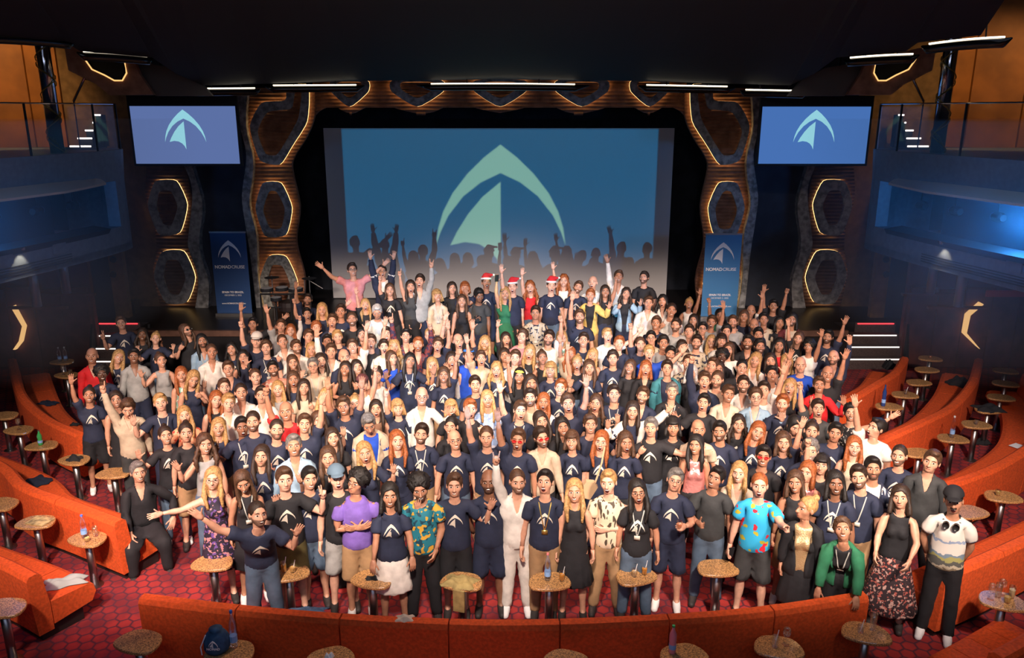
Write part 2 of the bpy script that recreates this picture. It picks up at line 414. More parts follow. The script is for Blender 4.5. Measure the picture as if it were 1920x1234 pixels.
    def mouth(kind):
        E = []
        if kind == 'c':
            E.append(patch([(-.022, 1.606), (-.01, 1.6095), (0, 1.608), (.01, 1.6095), (.022, 1.606), (.010, 1.5985), (-.010, 1.5985)], 4, .0015, .0015))
            E.append(patch([(-.019, 1.6055), (.019, 1.6055), (.018, 1.6040), (-.018, 1.6040)], 5, .0035))
        elif kind == 's':
            E.append(patch([(-.029, 1.613), (-.012, 1.610), (.012, 1.610), (.029, 1.613), (.019, 1.599), (0, 1.593), (-.019, 1.599)], 4, .0015, .001))
            E.append(patch([(-.024, 1.611), (0, 1.607), (.024, 1.611), (.015, 1.601), (0, 1.5965), (-.015, 1.601)], 5, .003))
            E.append(patch([(-.021, 1.6105), (0, 1.6068), (.021, 1.6105), (.014, 1.604), (0, 1.601), (-.014, 1.604)], 6, .0045))
        else:
            E.append(patch(oval(0, 1.598, .024, .022), 4, .0015))
            E.append(patch(oval(0, 1.598, .0195, .018), 5, .003))
            E.append(patch([(-.016, 1.610), (0, 1.6145), (.016, 1.610), (.014, 1.606), (-.014, 1.606)], 6, .0045))
        return E
    for kk in 'cso':
        vs = [p[0] for p in parts]; ts = []; mi = []; n = 0
        for v, t in parts: ts.append(t + n); mi += [0] * len(t); n += len(v)
        for v, t, m_ in extra + mouth(kk): vs.append(v); ts.append(t + n); mi += [m_] * len(t); n += len(v)
        g.mouths[kk] = (np.concatenate(vs), np.concatenate(ts), np.array(mi))
    # --- weights.  bones: 0 pelvis 1 chest 2 head | arm side s: 3+13*s upper, fore, hand, then 5 fingers x 2 | 29,30 thigh/shin L 31,32 R
    def weights(P, hair=False):
        N = len(P); Wt = np.zeros((N, 33)); x, y, z = P.T; a = np.abs(x)
        if hair:
            hw = ss(1.36, 1.56, z); Wt[:, 2] = hw; Wt[:, 1] = 1 - hw; return Wt
        armw = ss(g.S - .075, g.S + .055, a) * ss(1.22, 1.36, z)
        armw = np.maximum(armw, (a > .30) & (z > 1.2))
        rest = 1 - armw
        hw = ss(1.49, 1.575, z) * rest; Wt[:, 2] = hw
        cw = (rest - hw); sp = ss(1.00, 1.22, z); Wt[:, 1] = cw * sp; low = cw * (1 - sp)
        lw = 1 - ss(.84, .99, z); Wt[:, 0] = low * (1 - lw)
        sd = ss(-.035, .035, x); kn = ss(.45, .55, z)
        for s, m_ in ((0, 1 - sd), (1, sd)):
            Wt[:, 29 + 2 * s] = low * lw * m_ * kn; Wt[:, 30 + 2 * s] = low * lw * m_ * (1 - kn)
            side = (x < 0) if s == 0 else (x >= 0)
            b0 = 3 + 13 * s
            el = ss(g.E - .035, g.E + .035, a); wr = ss(g.W - .018, g.W + .018, a)
            aw = armw * side
            Wt[:, b0] = aw * (1 - el); Wt[:, b0 + 1] = aw * el * (1 - wr); hd = aw * el * wr
            H = (hd > .5)
            Wt[:, b0 + 2] = hd
            if H.any():
                Q = P[H] * np.array([1 if s else -1, 1, 1]); D = []; T = []
                for b, dd, L, r in g.fing:
                    t = (Q - b) @ dd; D.append(np.linalg.norm(Q - b - np.clip(t, 0, L)[:, None] * dd, axis=1)); T.append(t / L)
                D = np.array(D); T = np.array(T); k_ = D.argmin(0); tt = T[k_, np.arange(len(k_))]
                near = D[k_, np.arange(len(k_))] < .022
                f1 = ss(-.12, .12, tt) * near; f2 = ss(.42, .62, tt)
                rows = np.where(H)[0]
                Wt[rows, b0 + 2] = 1 - f1
                Wt[rows, b0 + 3 + 2 * k_] = f1 * (1 - f2); Wt[rows, b0 + 4 + 2 * k_] = f1 * f2
        return Wt / np.maximum(Wt.sum(1, keepdims=True), 1e-6)
    g.weights = weights
    g.body = {kk: (m_[0], m_[1], m_[2], weights(m_[0])) for kk, m_ in g.mouths.items()}
    # the skin drawn in a little where a garment covers it, so nothing pokes through in bent poses
    g.covered = {}
    v0 = g.body['c'][0][:len(parts[0][0])]; t0 = parts[0][1]; nn = np.zeros_like(v0)
    fn_ = np.cross(v0[t0[:, 1]] - v0[t0[:, 0]], v0[t0[:, 2]] - v0[t0[:, 0]])
    for k_ in range(3): np.add.at(nn, t0[:, k_], fn_)
    nn /= np.linalg.norm(nn, axis=1, keepdims=True) + 1e-9
    ctr = np.array([0, 0, 1.2]); 
    if (nn * (v0 - ctr)).sum() < 0: nn = -nn
    for key, reach in (('T', g.S + .12), ('L', g.W - .07), ('J', g.S + .12), ('V', g.S - .06), ('D', g.S - .06)):
        a_ = np.abs(v0[:, 0]); m_ = ss(.93, .99, v0[:, 2]) * (1 - ss(1.44 if key in 'TLJ' else 1.33, 1.49 if key in 'TLJ' else 1.40, v0[:, 2])) 
        m_ = np.where(a_ > .12, np.where(v0[:, 2] > 1.3, 1.0 if key in 'TLJ' else 0.0, m_), m_) * (1 - ss(reach - .05, reach, a_))
        m_ = np.where((key == 'L') & (a_ < .09) & (v0[:, 1] < -.02) & (v0[:, 2] > 1.28), 0, m_)
        for kk in 'cso':
            v_, t_, mi_, w_ = g.body[kk]; v_ = v_.copy(); v_[:len(v0)] -= nn * (m_ * (.016 if key != 'J' else .022))[:, None]; g.covered[key + kk] = (v_, t_, mi_, w_)
    # --- garments
    g.cloth = {}
    def garment(name, fn, lo, hi, h, target, hair=False):
        V, Q = nets(fn, lo, hi, h); v, t = decim(V, Q, target)
        g.cloth[name] = (v, t, None, weights(v, hair))
    def wr(P, amp): return amp * (np.sin(P[:, 2] * 41 + P[:, 0] * 23) * np.sin(P[:, 0] * 37 - P[:, 2] * 17 + P[:, 1] * 9))
    def upper(P, o, hem, slv, loose=.012, v=False):
        d = smin(torso(P, o + loose), arms(P, o + .004), .04)
        if slv < .5: d = np.minimum(d, np.maximum(arms(P, o + .007) - .012 * ss(g.S, g.S + .17, np.abs(P[:, 0])), np.abs(P[:, 0]) - slv))
        d = smin(d, sd_box(P, (0, .005, (hem + 1.2) / 2), ((.135 if fem else .155), .085, (1.2 - hem) / 2 + .03), .08), .05) if hem < 1.0 else d
        d = d + wr(P, .002)
        d = np.maximum(d, np.abs(P[:, 0]) - slv)
        d = np.maximum(d, hem + .004 * np.sin(P[:, 0] * 20) - P[:, 2])
        d = np.maximum(d, P[:, 2] - 1.53)
        d = np.maximum(d, -sd_ell(P, (0, -.015, 1.56), (.092 if not fem else .098, .11, .095 if not v else .075)))
        if v:
            A = np.abs(P[:, 0]); d = np.maximum(d, -np.maximum(A - (P[:, 2] - 1.32) * .30, P[:, 1] + .03))
        return d
    R = ((-g.W - .02, -.2, .8), (g.W + .02, .2, 1.56))
    garment('T', lambda P: upper(P, .009, .90, g.S + .17, loose=.010), *R, .0165, 900)
    garment('L', lambda P: np.minimum(upper(P, .009, .88, g.W - .02, loose=.010, v=True),
            np.maximum(np.abs(sd_ell(P, (0, .008, 1.50), (.074, .078, .05)) - .006) - .007, np.maximum(np.abs(P[:, 2] - 1.512) - .024, -(P[:, 1] + .045)))), *R, .0165, 1150)
    garment('V', lambda P: np.maximum(upper(P, .003, .93, g.S + .02, loose=.006), -sd_ell(P * np.array([0, 1, 1]) + np.abs(P[:, :1]) * np.array([1, 0, 0]), (g.S + .03, 0, 1.43), (.07, .14, .105))), *R, .0165, 700)
    garment('J', lambda P: np.maximum(upper(P, .022, .84, g.W - .03, loose=.014), -np.maximum(np.abs(P[:, 0]) - (.045 + .05 * ss(1.0, 1.4, P[:, 2])), P[:, 1] + .01)), *R, .0165, 1100)
    def skirt(P, top, bot, r1, r2):
        th = np.arctan2(P[:, 1], P[:, 0]); t = np.clip((top - P[:, 2]) / (top - bot), 0, 1)
        rr = r1 + (r2 - r1) * t ** .8 + .010 * t * np.sin(th * 11)
        q = np.sqrt((P[:, 0]) ** 2 + ((P[:, 1] - .008) * 1.28) ** 2) - rr
        return np.maximum(np.maximum(q * .9, P[:, 2] - top), bot - P[:, 2])
    garment('D', lambda P: np.minimum(np.maximum(upper(P, .003, .93, g.S + .02, loose=.006), -sd_ell(P * np.array([0, 1, 1]) + np.abs(P[:, :1]) * np.array([1, 0, 0]), (g.S + .03, 0, 1.43), (.07, .14, .105))),
            skirt(P, 1.10, .50, .12, .235)), (-.3, -.27, .45), (.3, .27, 1.56), .0165, 900)
    B = ((-.3, -.27, .02), (.3, .27, 1.06))
    pel = lambda P, o: smin(np.maximum(torso(P, o), P[:, 2] - 1.03), legs(P, o), .03)
    garment('trousers', lambda P: np.maximum(np.minimum(pel(P, .016), np.maximum(sd_cone(P * np.array([0, 1, 1]) + np.abs(P[:, :1]) * np.array([1, 0, 0]), (.085, .01, .9), (.10, .015, .07), .095, .062), P[:, 2] - .9)) + wr(P, .003), .075 - P[:, 2]), *B, .0165, 800)
    garment('shorts', lambda P: np.maximum(np.minimum(pel(P, .014), np.maximum(sd_cone(P * np.array([0, 1, 1]) + np.abs(P[:, :1]) * np.array([1, 0, 0]), (.085, .01, .9), (.105, .0, .5), .10, .095), P[:, 2] - .9)) + wr(P, .003), .50 - P[:, 2]), *B, .0165, 600)
    garment('skirt', lambda P: skirt(P, 1.03, .50, .14, .23), *B, .02, 420)
    garment('long_skirt', lambda P: skirt(P, 1.05, .24, .13, .29), *B, .02, 480)
    for s, nm in ((-1, 'shoe0'), (1, 'shoe1')):
        garment(nm, lambda P, s=s: np.maximum(np.maximum(feet(P, .010), .004 - P[:, 2]), P[:, 2] - .095) if True else 0, ((.0 if s > 0 else -.2), -.2, -.02), ((.2 if s > 0 else .0), .12, .13), .0125, 200)
    # --- hair (and hats), follows the head
    def lump(P, a, f): return a * np.sin(P[:, 0] * f) * np.sin(P[:, 1] * f + 1.3) * np.sin(P[:, 2] * f + .7)
    def strand(P, a): return a * np.sin(np.arctan2(P[:, 1] - .02, P[:, 0]) * 16 + P[:, 2] * 9)
    def cap(P, o, line=1.722, side=1.635):
        d = sd_ell(P, (0, .026, 1.694), (.079 + o, .094 + o, .094 + o))
        face = np.maximum(sd_ell(P, (0, -.115, 1.652), (.084, .108, .092)), -1)
        d = smax(d, -face, .006)
        d = np.maximum(d, side - P[:, 2] - np.clip(P[:, 1], 0, .08) * .9 + .0)
        return d
    hr = {}
    hr['s'] = lambda P: smin(cap(P, .006), sd_ell(P, (.01, -.045, 1.765), (.05, .045, .026)), .02) + lump(P, .003, 170)
    hr['z'] = lambda P: cap(P, .001)
    hr['c'] = lambda P: smin(cap(P, .010), sd_ell(P, (0, -.035, 1.765), (.06, .05, .03)), .02) + lump(P, .011, 150)
    hr['f'] = lambda P: np.maximum(sd_ell(P, (0, .03, 1.708), (.112, .112, .106)) + lump(P, .024, 115), -sd_ell(P, (0, -.12, 1.645), (.078, .10, .085)))
    def long_(P, zb, wd, noise):
        d = cap(P, .012, side=1.60)
        t = np.clip((1.68 - P[:, 2]) / (1.68 - zb), 0, 1)
        cur = np.maximum(np.maximum(sd_ell(P * np.array([1, 1, 0]), (0, .035, 0), (.094 + wd * 1, .085, 1)) * 1.0, P[:, 2] - 1.70), zb - P[:, 2])
        cur = np.sqrt((P[:, 0] / (.088 + wd * t)) ** 2 + ((P[:, 1] - .03 - .02 * t) / (.080 + .01 * t)) ** 2) - 1
        cur = cur * .085
        cur = np.maximum(np.maximum(cur, P[:, 2] - 1.70), zb - P[:, 2] + .02 * np.sin(P[:, 0] * 60))
        cur = np.maximum(cur, -np.maximum(sd_ell(P, (0, -.10, 1.60), (.064, .13, .16)), -1))
        A = P * np.array([0, 1, 1]) + np.abs(P[:, :1]) * np.array([1, 0, 0])
        lk = sd_cone(A, (.076, -.015, 1.68), (.088 + wd, -.055, 1.50), .019, .026)
        if zb < 1.5: lk = smin(lk, sd_cone(A, (.088 + wd, -.055, 1.50), (.085 + wd, -.108, zb + .03), .026, .017), .02)
        lk = np.maximum(lk, zb - P[:, 2])
        d = smin(smin(d, cur, .01), lk, .015)
        return d + noise * lump(P, 1, 95) + strand(P, .0022)
    hr['l'] = lambda P: long_(P, 1.33, .0, .002)
    hr['v'] = lambda P: long_(P, 1.34, .028, .014)
    hr['m'] = lambda P: long_(P, 1.50, .004, .004)
    hr['b'] = lambda P: smin(long_(P, 1.56, .006, .002), sd_ell(P, (0, -.070, 1.722), (.062, .026, .026)), .012)
    hr['u'] = lambda P: smin(cap(P, .004), sd_ell(P, (.01, .095, 1.775), (.036, .034, .034)) + lump(P, .004, 160), .012)
    hr['cap'] = lambda P: np.minimum(np.maximum(sd_ell(P, (0, .018, 1.712), (.092, .112, .098)), 1.712 - P[:, 2] + .0),
                 np.maximum(sd_ell(P, (0, -.105, 1.712), (.066, .075, .012)), -.2 - P[:, 1]))
    hr['band'] = lambda P: np.maximum(sd_ell(P, (0, .02, 1.695), (.088, .105, .098)), np.abs(P[:, 2] - 1.738 + P[:, 1] * .15) - .021)
    hr['santa'] = lambda P: np.minimum(smin(np.maximum(sd_ell(P, (0, .02, 1.73), (.088, .10, .075)), 1.73 - P[:, 2]), sd_cone(P, (.0, .02, 1.79), (.12, .03, 1.80), .05, .015), .03), 1)
    hr['brim'] = lambda P: np.minimum(np.maximum(sd_ell(P, (0, .02, 1.735), (.098, .112, .2)), np.abs(P[:, 2] - 1.735) - .016) , sd_ell(P, (.135, .03, 1.80), (.022, .022, .022)))
    for kname, fn in hr.items():
        tg = {'s': 420, 'z': 340, 'c': 620, 'f': 700, 'l': 800, 'v': 950, 'm': 640, 'b': 560, 'u': 480}.get(kname, 300)
        garment('hair_' + kname, fn, (-.17, -.22, 1.28), (.18, .18, 1.88), .0105, tg, hair=True)
    garment('beard', lambda P: np.maximum(np.maximum(np.maximum(head(P, .0045) + lump(P, .002, 260), P[:, 2] - 1.652 + np.clip(-P[:, 1] - .02, 0, .1) * .42), P[:, 1] - .012),
            -sd_ell(P, (0, -.10, 1.604), (.024, .03, .013))), (-.1, -.13, 1.54), (.1, .05, 1.67), .0065, 380, hair=True)
    garment('moustache', lambda P: np.maximum(head(P, .007), sd_box(P, (0, -.09, 1.617), (.028, .03, .006), .004)), (-.05, -.13, 1.59), (.05, -.04, 1.64), .0045, 90, hair=True)
    # --- printed emblem, lanyard, badge lie on the shirt's front
    shirt = lambda P: upper(P, .009, .90, g.S + .17, loose=.010)
    def emblem(fn):
        V = []; T = []
        for poly in LOGO:
            pts = [(p[0] * .088, 1.255 + p[1] * .088) for p in poly]
            tr = tessellate_polygon([[Vector((p[0], p[1], 0)) for p in pts]])
            n = len(V)
            # refine so it bends with the cloth
            bm = bmesh.new(); vs = [bm.verts.new((p[0], 0, p[1])) for p in pts]
            for t in tr: bm.faces.new([vs[i] for i in t])
            bmesh.ops.subdivide_edges(bm, edges=[e for e in bm.edges if e.calc_length() > .03], cuts=1)
            bmesh.ops.triangulate(bm, faces=bm.faces); bm.verts.index_update()
            V += [tuple(v.co) for v in bm.verts]; T += [tuple(v.index + n for v in f.verts) for f in bm.faces]; bm.free()
        V = np.array(V); V[:, 1] = surf_y(V[:, 0], V[:, 2], fn, .0, -.25) - .0045
        return V, np.array(T)
    v, t = emblem(shirt); g.cloth['emblem'] = (v, t, None, weights(v))
    def strap(fn):
        V = []; T = []; K = 10
        for s in (-1, 1):
            n = len(V)
            for i in range(K + 1):
                f = i / K; x = s * (.068 * (1 - f) + .004 * f); z = 1.49 - f * .30
                for dx in (-.006, .006): V.append((x + dx, 0, z))
            for i in range(K): a = n + 2 * i; T += [(a, a + 1, a + 3), (a, a + 3, a + 2)]
        V = np.array(V); V[:, 1] = surf_y(V[:, 0], V[:, 2], fn, .0, -.25) - .008
        n = len(V); bz = [(-.034, 1.19), (.034, 1.19), (.034, 1.135), (-.034, 1.135)]
        yb = surf_y(np.array([0.]), np.array([1.16]), fn, 0, -.25)[0] - .016
        V2 = np.array([(x, yb, z) for x, z in bz] + [(x, yb + .004, z) for x, z in bz])
        T2 = np.array([(0, 1, 2), (0, 2, 3), (4, 6, 5), (4, 7, 6), (0, 4, 5), (0, 5, 1), (2, 6, 7), (2, 7, 3), (1, 5, 6), (1, 6, 2), (0, 3, 7), (0, 7, 4)])
        return V, np.array(T), V2, T2
    v, t, v2, t2 = strap(shirt)
    g.cloth['lanyard'] = (v, t, None, weights(v)); g.cloth['badge'] = (v2, t2, None, weights(v2))
    # glasses
    def glasses():
        b = MB()
        for s in (-1, 1):
            ring = [(s * .033 + .021 * math.cos(a), -.097, 1.666 + .015 * math.sin(a)) for a in np.linspace(0, 2 * math.pi, 11)]
            b.tube(ring, .0019, 4, cap=False); b.tube([(s * .054, -.096, 1.668), (s * .078, .01, 1.668)], .0018, 4)
        b.tube([(-.012, -.1, 1.668), (.012, -.1, 1.668)], .0018, 4); return b
    def tri(b):
        T = []
        for f in b.f:
            for i in range(1, len(f) - 1): T.append((f[0], f[i], f[i + 1]))
        return np.array(b.v), np.array(T)
    v, t = tri(glasses()); g.cloth['glasses'] = (v, t, None, weights(v, True))
    b = MB()
    for s in (-1, 1):
        b.prism([(s * .033 + .023 * math.cos(a), 1.666 + .016 * math.sin(a)) for a in np.linspace(0, 2 * math.pi, 10, endpoint=False)], -.101, -.096)
        b.tube([(s * .054, -.096, 1.668), (s * .078, .01, 1.668)], .002, 4)
    b.tube([(-.012, -.1, 1.668), (.012, -.1, 1.668)], .002, 4)
    v, t = tri(b); g.cloth['sunglasses'] = (v, t, None, weights(v, True))
    b = MB()   # headphones round the neck
    ring = [(.078 * math.cos(a), .02 - .06 * math.sin(a) * -1, 1.50 + .012 * math.sin(a)) for a in np.linspace(0, math.pi, 9)]
    b.tube([(-.078, -.06, 1.47)] + ring[::-1] + [(.078, -.06, 1.47)], .014, 6)
    for s in (-1, 1): b.prism([(s * .048 + .034 * math.cos(a), 1.452 + .042 * math.sin(a)) for a in np.linspace(0, 2 * math.pi, 12, endpoint=False)], -.15, -.115)
    v, t = tri(b); g.cloth['headphones'] = (v, t, None, np.tile(np.eye(33)[1], (len(v), 1)))
    return g

def frame(d, n):
    d = np.array(d, float); d /= np.linalg.norm(d); n = np.array(n, float); n -= d * (n @ d); n /= np.linalg.norm(n)
    return np.stack([d, n, np.cross(d, n)], 1)
def rotm(axis, ang): return np.array(Matrix.Rotation(ang, 3, axis))
HANDS = {  # curl (knuckle, joint) for index, middle, ring, little, thumb in radians
 'open': [(.0, .1)] * 4 + [(0, 0)], 'relax': [(.35, .5)] * 4 + [(.2, .2)], 'fist': [(1.35, 1.5)] * 4 + [(.7, .6)],
 'point': [(0, .05)] + [(1.35, 1.5)] * 3 + [(.7, .6)], 'horns': [(0, .05), (1.35, 1.5), (1.35, 1.5), (0, .05), (.6, .5)],
 'peace': [(-.05, .02), (-.05, .02), (1.35, 1.5), (1.35, 1.5), (.7, .6)], 'grip': [(.8, 1.0)] * 4 + [(.6, .3)], 'thumb': [(1.35, 1.5)] * 4 + [(-.3, 0)]}
ARMS = {  # for the arm on the image's left: upper arm, forearm, palm normal, hand
 '.': ((-.20, .02, -1), (-.10, -.16, -1), (1, -.4, 0), 'relax'), 'u': ((-.22, -.12, 1), (-.06, -.12, 1), (.05, -1, 0), 'open'),
 'o': ((-.85, -.10, .42), (-.62, -.15, .78), (.1, -1, .1), 'open'), 'h': ((-1, -.2, -.12), (-.95, -.3, .12), (.1, -1, .2), 'open'),
 'w': ((-.62, -.2, -.62), (-.12, -.40, 1), (.1, -1, -.2), 'open'), 'm': ((-.35, -.5, -.8), (.42, -.42, .85), (.3, .9, .3), 'fist'),
 'b': ((-.3, .05, -1), (.62, -.75, .12), (.6, .6, .2), 'relax'), 'x': ((-.22, -.12, -1), (.93, -.42, .02), (0, 1, .2), 'relax'),
 'f': ((-.25, -.35, -.9), (-.02, -.7, -.55), (.1, -.4, -1), 'open'), 'p': ((-.35, -.75, -.15), (-.1, -1, .30), (.9, .2, -.3), 'point'),
 'U': ((-.3, -.15, 1), (-.05, -.12, 1), (.05, -1, 0), 'fist'), 'P': ((-.3, -.2, .95), (-.02, -.12, 1), (.05, -1, 0), 'point'),
 'K': ((-.3, -.25, .95), (.0, -.2, 1), (.05, -1, 0), 'horns'), 'V': ((-.5, -.3, -.4), (-.05, -.35, 1), (.1, -1, -.1), 'peace'),
 't': ((-.25, -.05, -1), (.5, -.85, .15), (1, 0, .1), 'thumb'), 'k': ((-.2, .3, -1), (.25, .35, -1), (1, -.4, 0), 'relax'),
 'j': ((-.15, -.05, -1), (.35, -.42, -.75), (.9, .3, 0), 'relax'), 'g': ((-.3, -.05, -1), (.3, -.8, .30), (.9, .1, 0), 'grip'),
 'a': ((-1, .1, -.05), (-1, .15, -.1), (0, -1, .2), 'relax'), 'r': ((-.12, -.35, -1), (-.05, -.45, -.9), (.2, .2, -1), 'relax'),
 's': ((-.75, .05, -.65), (.1, -.5, -.85), (.3, 0, -1), 'relax'), 'n': ((-.18, -.45, -.9), (.12, -.75, -.55), (.9, .0, -.2), 'relax')}
def pose(g, arms, lean=(0, 0), hyaw=0, hpitch=.2, hroll=0, sit=False, stance=.03, jit=.06, rs=None):
    T = np.zeros((33, 3, 4))
    def setb(i, R, piv, new): T[i, :, :3] = R; T[i, :, 3] = new - R @ piv
    I = np.eye(3); hipz = .93
    p0 = np.array([0, 0, hipz]); drop = -.46 if sit else 0
    setb(0, I, p0, p0 + [0, 0, drop])
    Rc = rotm('Y', lean[1]) @ rotm('X', lean[0]); pc = np.array([0, .01, 1.04]); nc = pc + [0, 0, drop]
    setb(1, Rc, pc, nc)
    ch = lambda p: Rc @ (np.array(p) - pc) + nc
    Rh = rotm('Z', hyaw) @ rotm('Y', hroll) @ rotm('X', hpitch); ph = np.array([0, .01, 1.53])
    setb(2, Rh * 1.15, ph, ch(ph))
    for s in (0, 1):
        sg = -1 if s == 0 else 1; U, F, N, hand = ARMS[arms[s]] if not isinstance(arms[s], tuple) else arms[s]
        mx = np.array([1 if s == 0 else -1, 1, 1])
        U = np.array(U, float) * mx + rs.normal(0, jit, 3); F = np.array(F, float) * mx + rs.normal(0, jit, 3); N = np.array(N, float) * mx
        B0 = frame((sg, 0, 0), (0, -1, 0)); U /= np.linalg.norm(U)
        Ru = frame(U, N if abs(U @ N / np.linalg.norm(N)) < .95 else (0, 0, 1)) @ B0.T; Rf = frame(F, N) @ B0.T
        lift = max(0, U[2]) * .05; inn = max(0, U[2]) * .02
        sh = np.array([sg * g.S, 0, 1.43]); shn = ch(sh + [-sg * inn, 0, lift]); b0 = 3 + 13 * s
        setb(b0, Ru, sh, shn)
        el = np.array([sg * g.E, 0, 1.43]); eln = shn + Ru @ (el - sh); setb(b0 + 1, Rf, el, eln)
        wr = np.array([sg * g.W, 0, 1.43]); wrn = eln + Rf @ (wr - el)
        Rh2 = Rf @ rotm('Y', rs.normal(0, .12)) @ rotm('Z', sg * .0)
        setb(b0 + 2, Rh2, wr, wrn)
        for k, (b, d, L, r) in enumerate(g.fing):
            c1, c2 = HANDS[hand][k]; m_ = np.array([sg, 1, 1]); b_ = b * m_; d_ = d * m_
            ax = np.cross(d_, np.array([0, -1, 0.])); ax /= np.linalg.norm(ax)
            if k == 4: ax = np.array([0, 0., 1]) * -sg * 1.0; ax = np.cross(d_, np.array([sg * .35, -.45, -.82])); ax /= np.linalg.norm(ax)
            R1 = np.array(Matrix.Rotation(c1, 3, Vector(ax))); R2 = R1 @ np.array(Matrix.Rotation(c2, 3, Vector(ax)))
            bn = wrn + Rh2 @ (b_ - wr); setb(b0 + 3 + 2 * k, Rh2 @ R1, b_, bn)
            mid = b_ + d_ * L * .48; setb(b0 + 4 + 2 * k, Rh2 @ R2, mid, bn + Rh2 @ R1 @ (mid - b_))
    for s in (0, 1):
        sg = -1 if s == 0 else 1; hp = np.array([sg * .085, 0, .93]); kn = np.array([sg * .095, 0, .50])
        if sit: R1 = rotm('X', -1.45) ; R1 = rotm('Z', sg * .25) @ R1; R2 = rotm('Z', sg * .1) @ rotm('X', .05)
        else: R1 = rotm('Y', -sg * stance) ; R2 = R1
        h2 = hp + [0, 0, drop]; setb(29 + 2 * s, R1, hp, h2); k2 = h2 + R1 @ (kn - hp); setb(30 + 2 * s, R2, kn, k2)
    return T
def skin_mesh(name, data, T, mats, parent, scale=1.0, mi=None):
    v, t, m_, Wt = data
    M = (Wt @ T.reshape(33, 12)).reshape(-1, 3, 4)
    P = (np.einsum('nij,nj->ni', M[:, :, :3], v) + M[:, :, 3]) * scale
    me = bpy.data.meshes.new(name); n = len(t)
    me.vertices.add(len(P)); me.vertices.foreach_set('co', P.astype(np.float32).ravel())
    me.loops.add(n * 3); me.loops.foreach_set('vertex_index', t.astype(np.int32).ravel())
    me.polygons.add(n); me.polygons.foreach_set('loop_start', np.arange(0, n * 3, 3, dtype=np.int32))
    me.polygons.foreach_set('use_smooth', np.ones(n, bool))
    for x in mats: me.materials.append(x)
    if m_ is not None: me.polygons.foreach_set('material_index', m_.astype(np.int32))
    me.update(calc_edges=True)
    o = bpy.data.objects.new(name, me); COL.objects.link(o); o.parent = parent
    return o
FIGS = [make_fig(False), make_fig(True)]
# ---------------------------------------------------------------- shared materials of the hall
M_black = mat('matt_black', (.006, .007, .010), .75)
M_curtain = mat('black_drape', (.012, .015, .024), .9, noise=.4, nscale=3)
M_navywall = mat('dark_blue_panel', (.026, .032, .05), .7, noise=.3, nscale=2)
M_ochre = mat('ochre_fabric_wall', (.22, .125, .055), .8, noise=.25, nscale=6)
M_orangewall = mat('orange_veneer', (.42, .15, .03), .5, noise=.3, nscale=1.5)
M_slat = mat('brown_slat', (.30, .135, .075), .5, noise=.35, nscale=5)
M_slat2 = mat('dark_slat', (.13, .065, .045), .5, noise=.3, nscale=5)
M_stone = mat('grey_stone', (.29, .29, .29), .6, noise=.55, nscale=9)
M_stonelight = mat('pale_shell_tile', (.32, .31, .27), .4, noise=.55, nscale=14)
M_glow = emis('warm_led', (1.0, .60, .22), 3.2)
M_led = emis('white_led', (1.0, .88, .68), 4.0)
M_ledred = emis('red_led', (1.0, .04, .05), 2.5)
M_fascia = mat('blue_grey_plaster', (.17, .20, .25), .6, noise=.15, nscale=10)
M_chrome = mat('chrome', (.65, .65, .68), .12, 1.0)
M_steel = mat('brushed_steel', (.38, .37, .37), .35, 1.0)
M_floorstage = mat('stage_lino', (.016, .015, .017), .35, noise=.3, nscale=2)
M_tread = mat('step_carpet', (.085, .058, .055), .8, noise=.5, nscale=60)
M_reddoor = mat('red_brown_panel', (.15, .045, .035), .6, noise=.3, nscale=3)
M_door = mat('navy_door', (.012, .028, .065), .6)
M_glassr = sheer('rail_glass', (.86, .90, .95), .10)
M_soffit = mat('taupe_soffit', (.10, .085, .072), .7)
M_sofa = mat('orange_upholstery', (.66, .085, .012), .85, noise=.22, nscale=30, bump=.3, bscale=200)
M_base = mat('dark_plinth', (.02, .012, .012), .6)
M_table = mat('speckled_bronze_top', (.50, .27, .10), .35, noise=.85, nscale=90, coat=.5, noise_col=(.12, .06, .03))
M_screen = mat('projection_cloth', (.52, .52, .52), .9)
M_gold = mat('dull_gold', (.6, .42, .12), .35, .8)

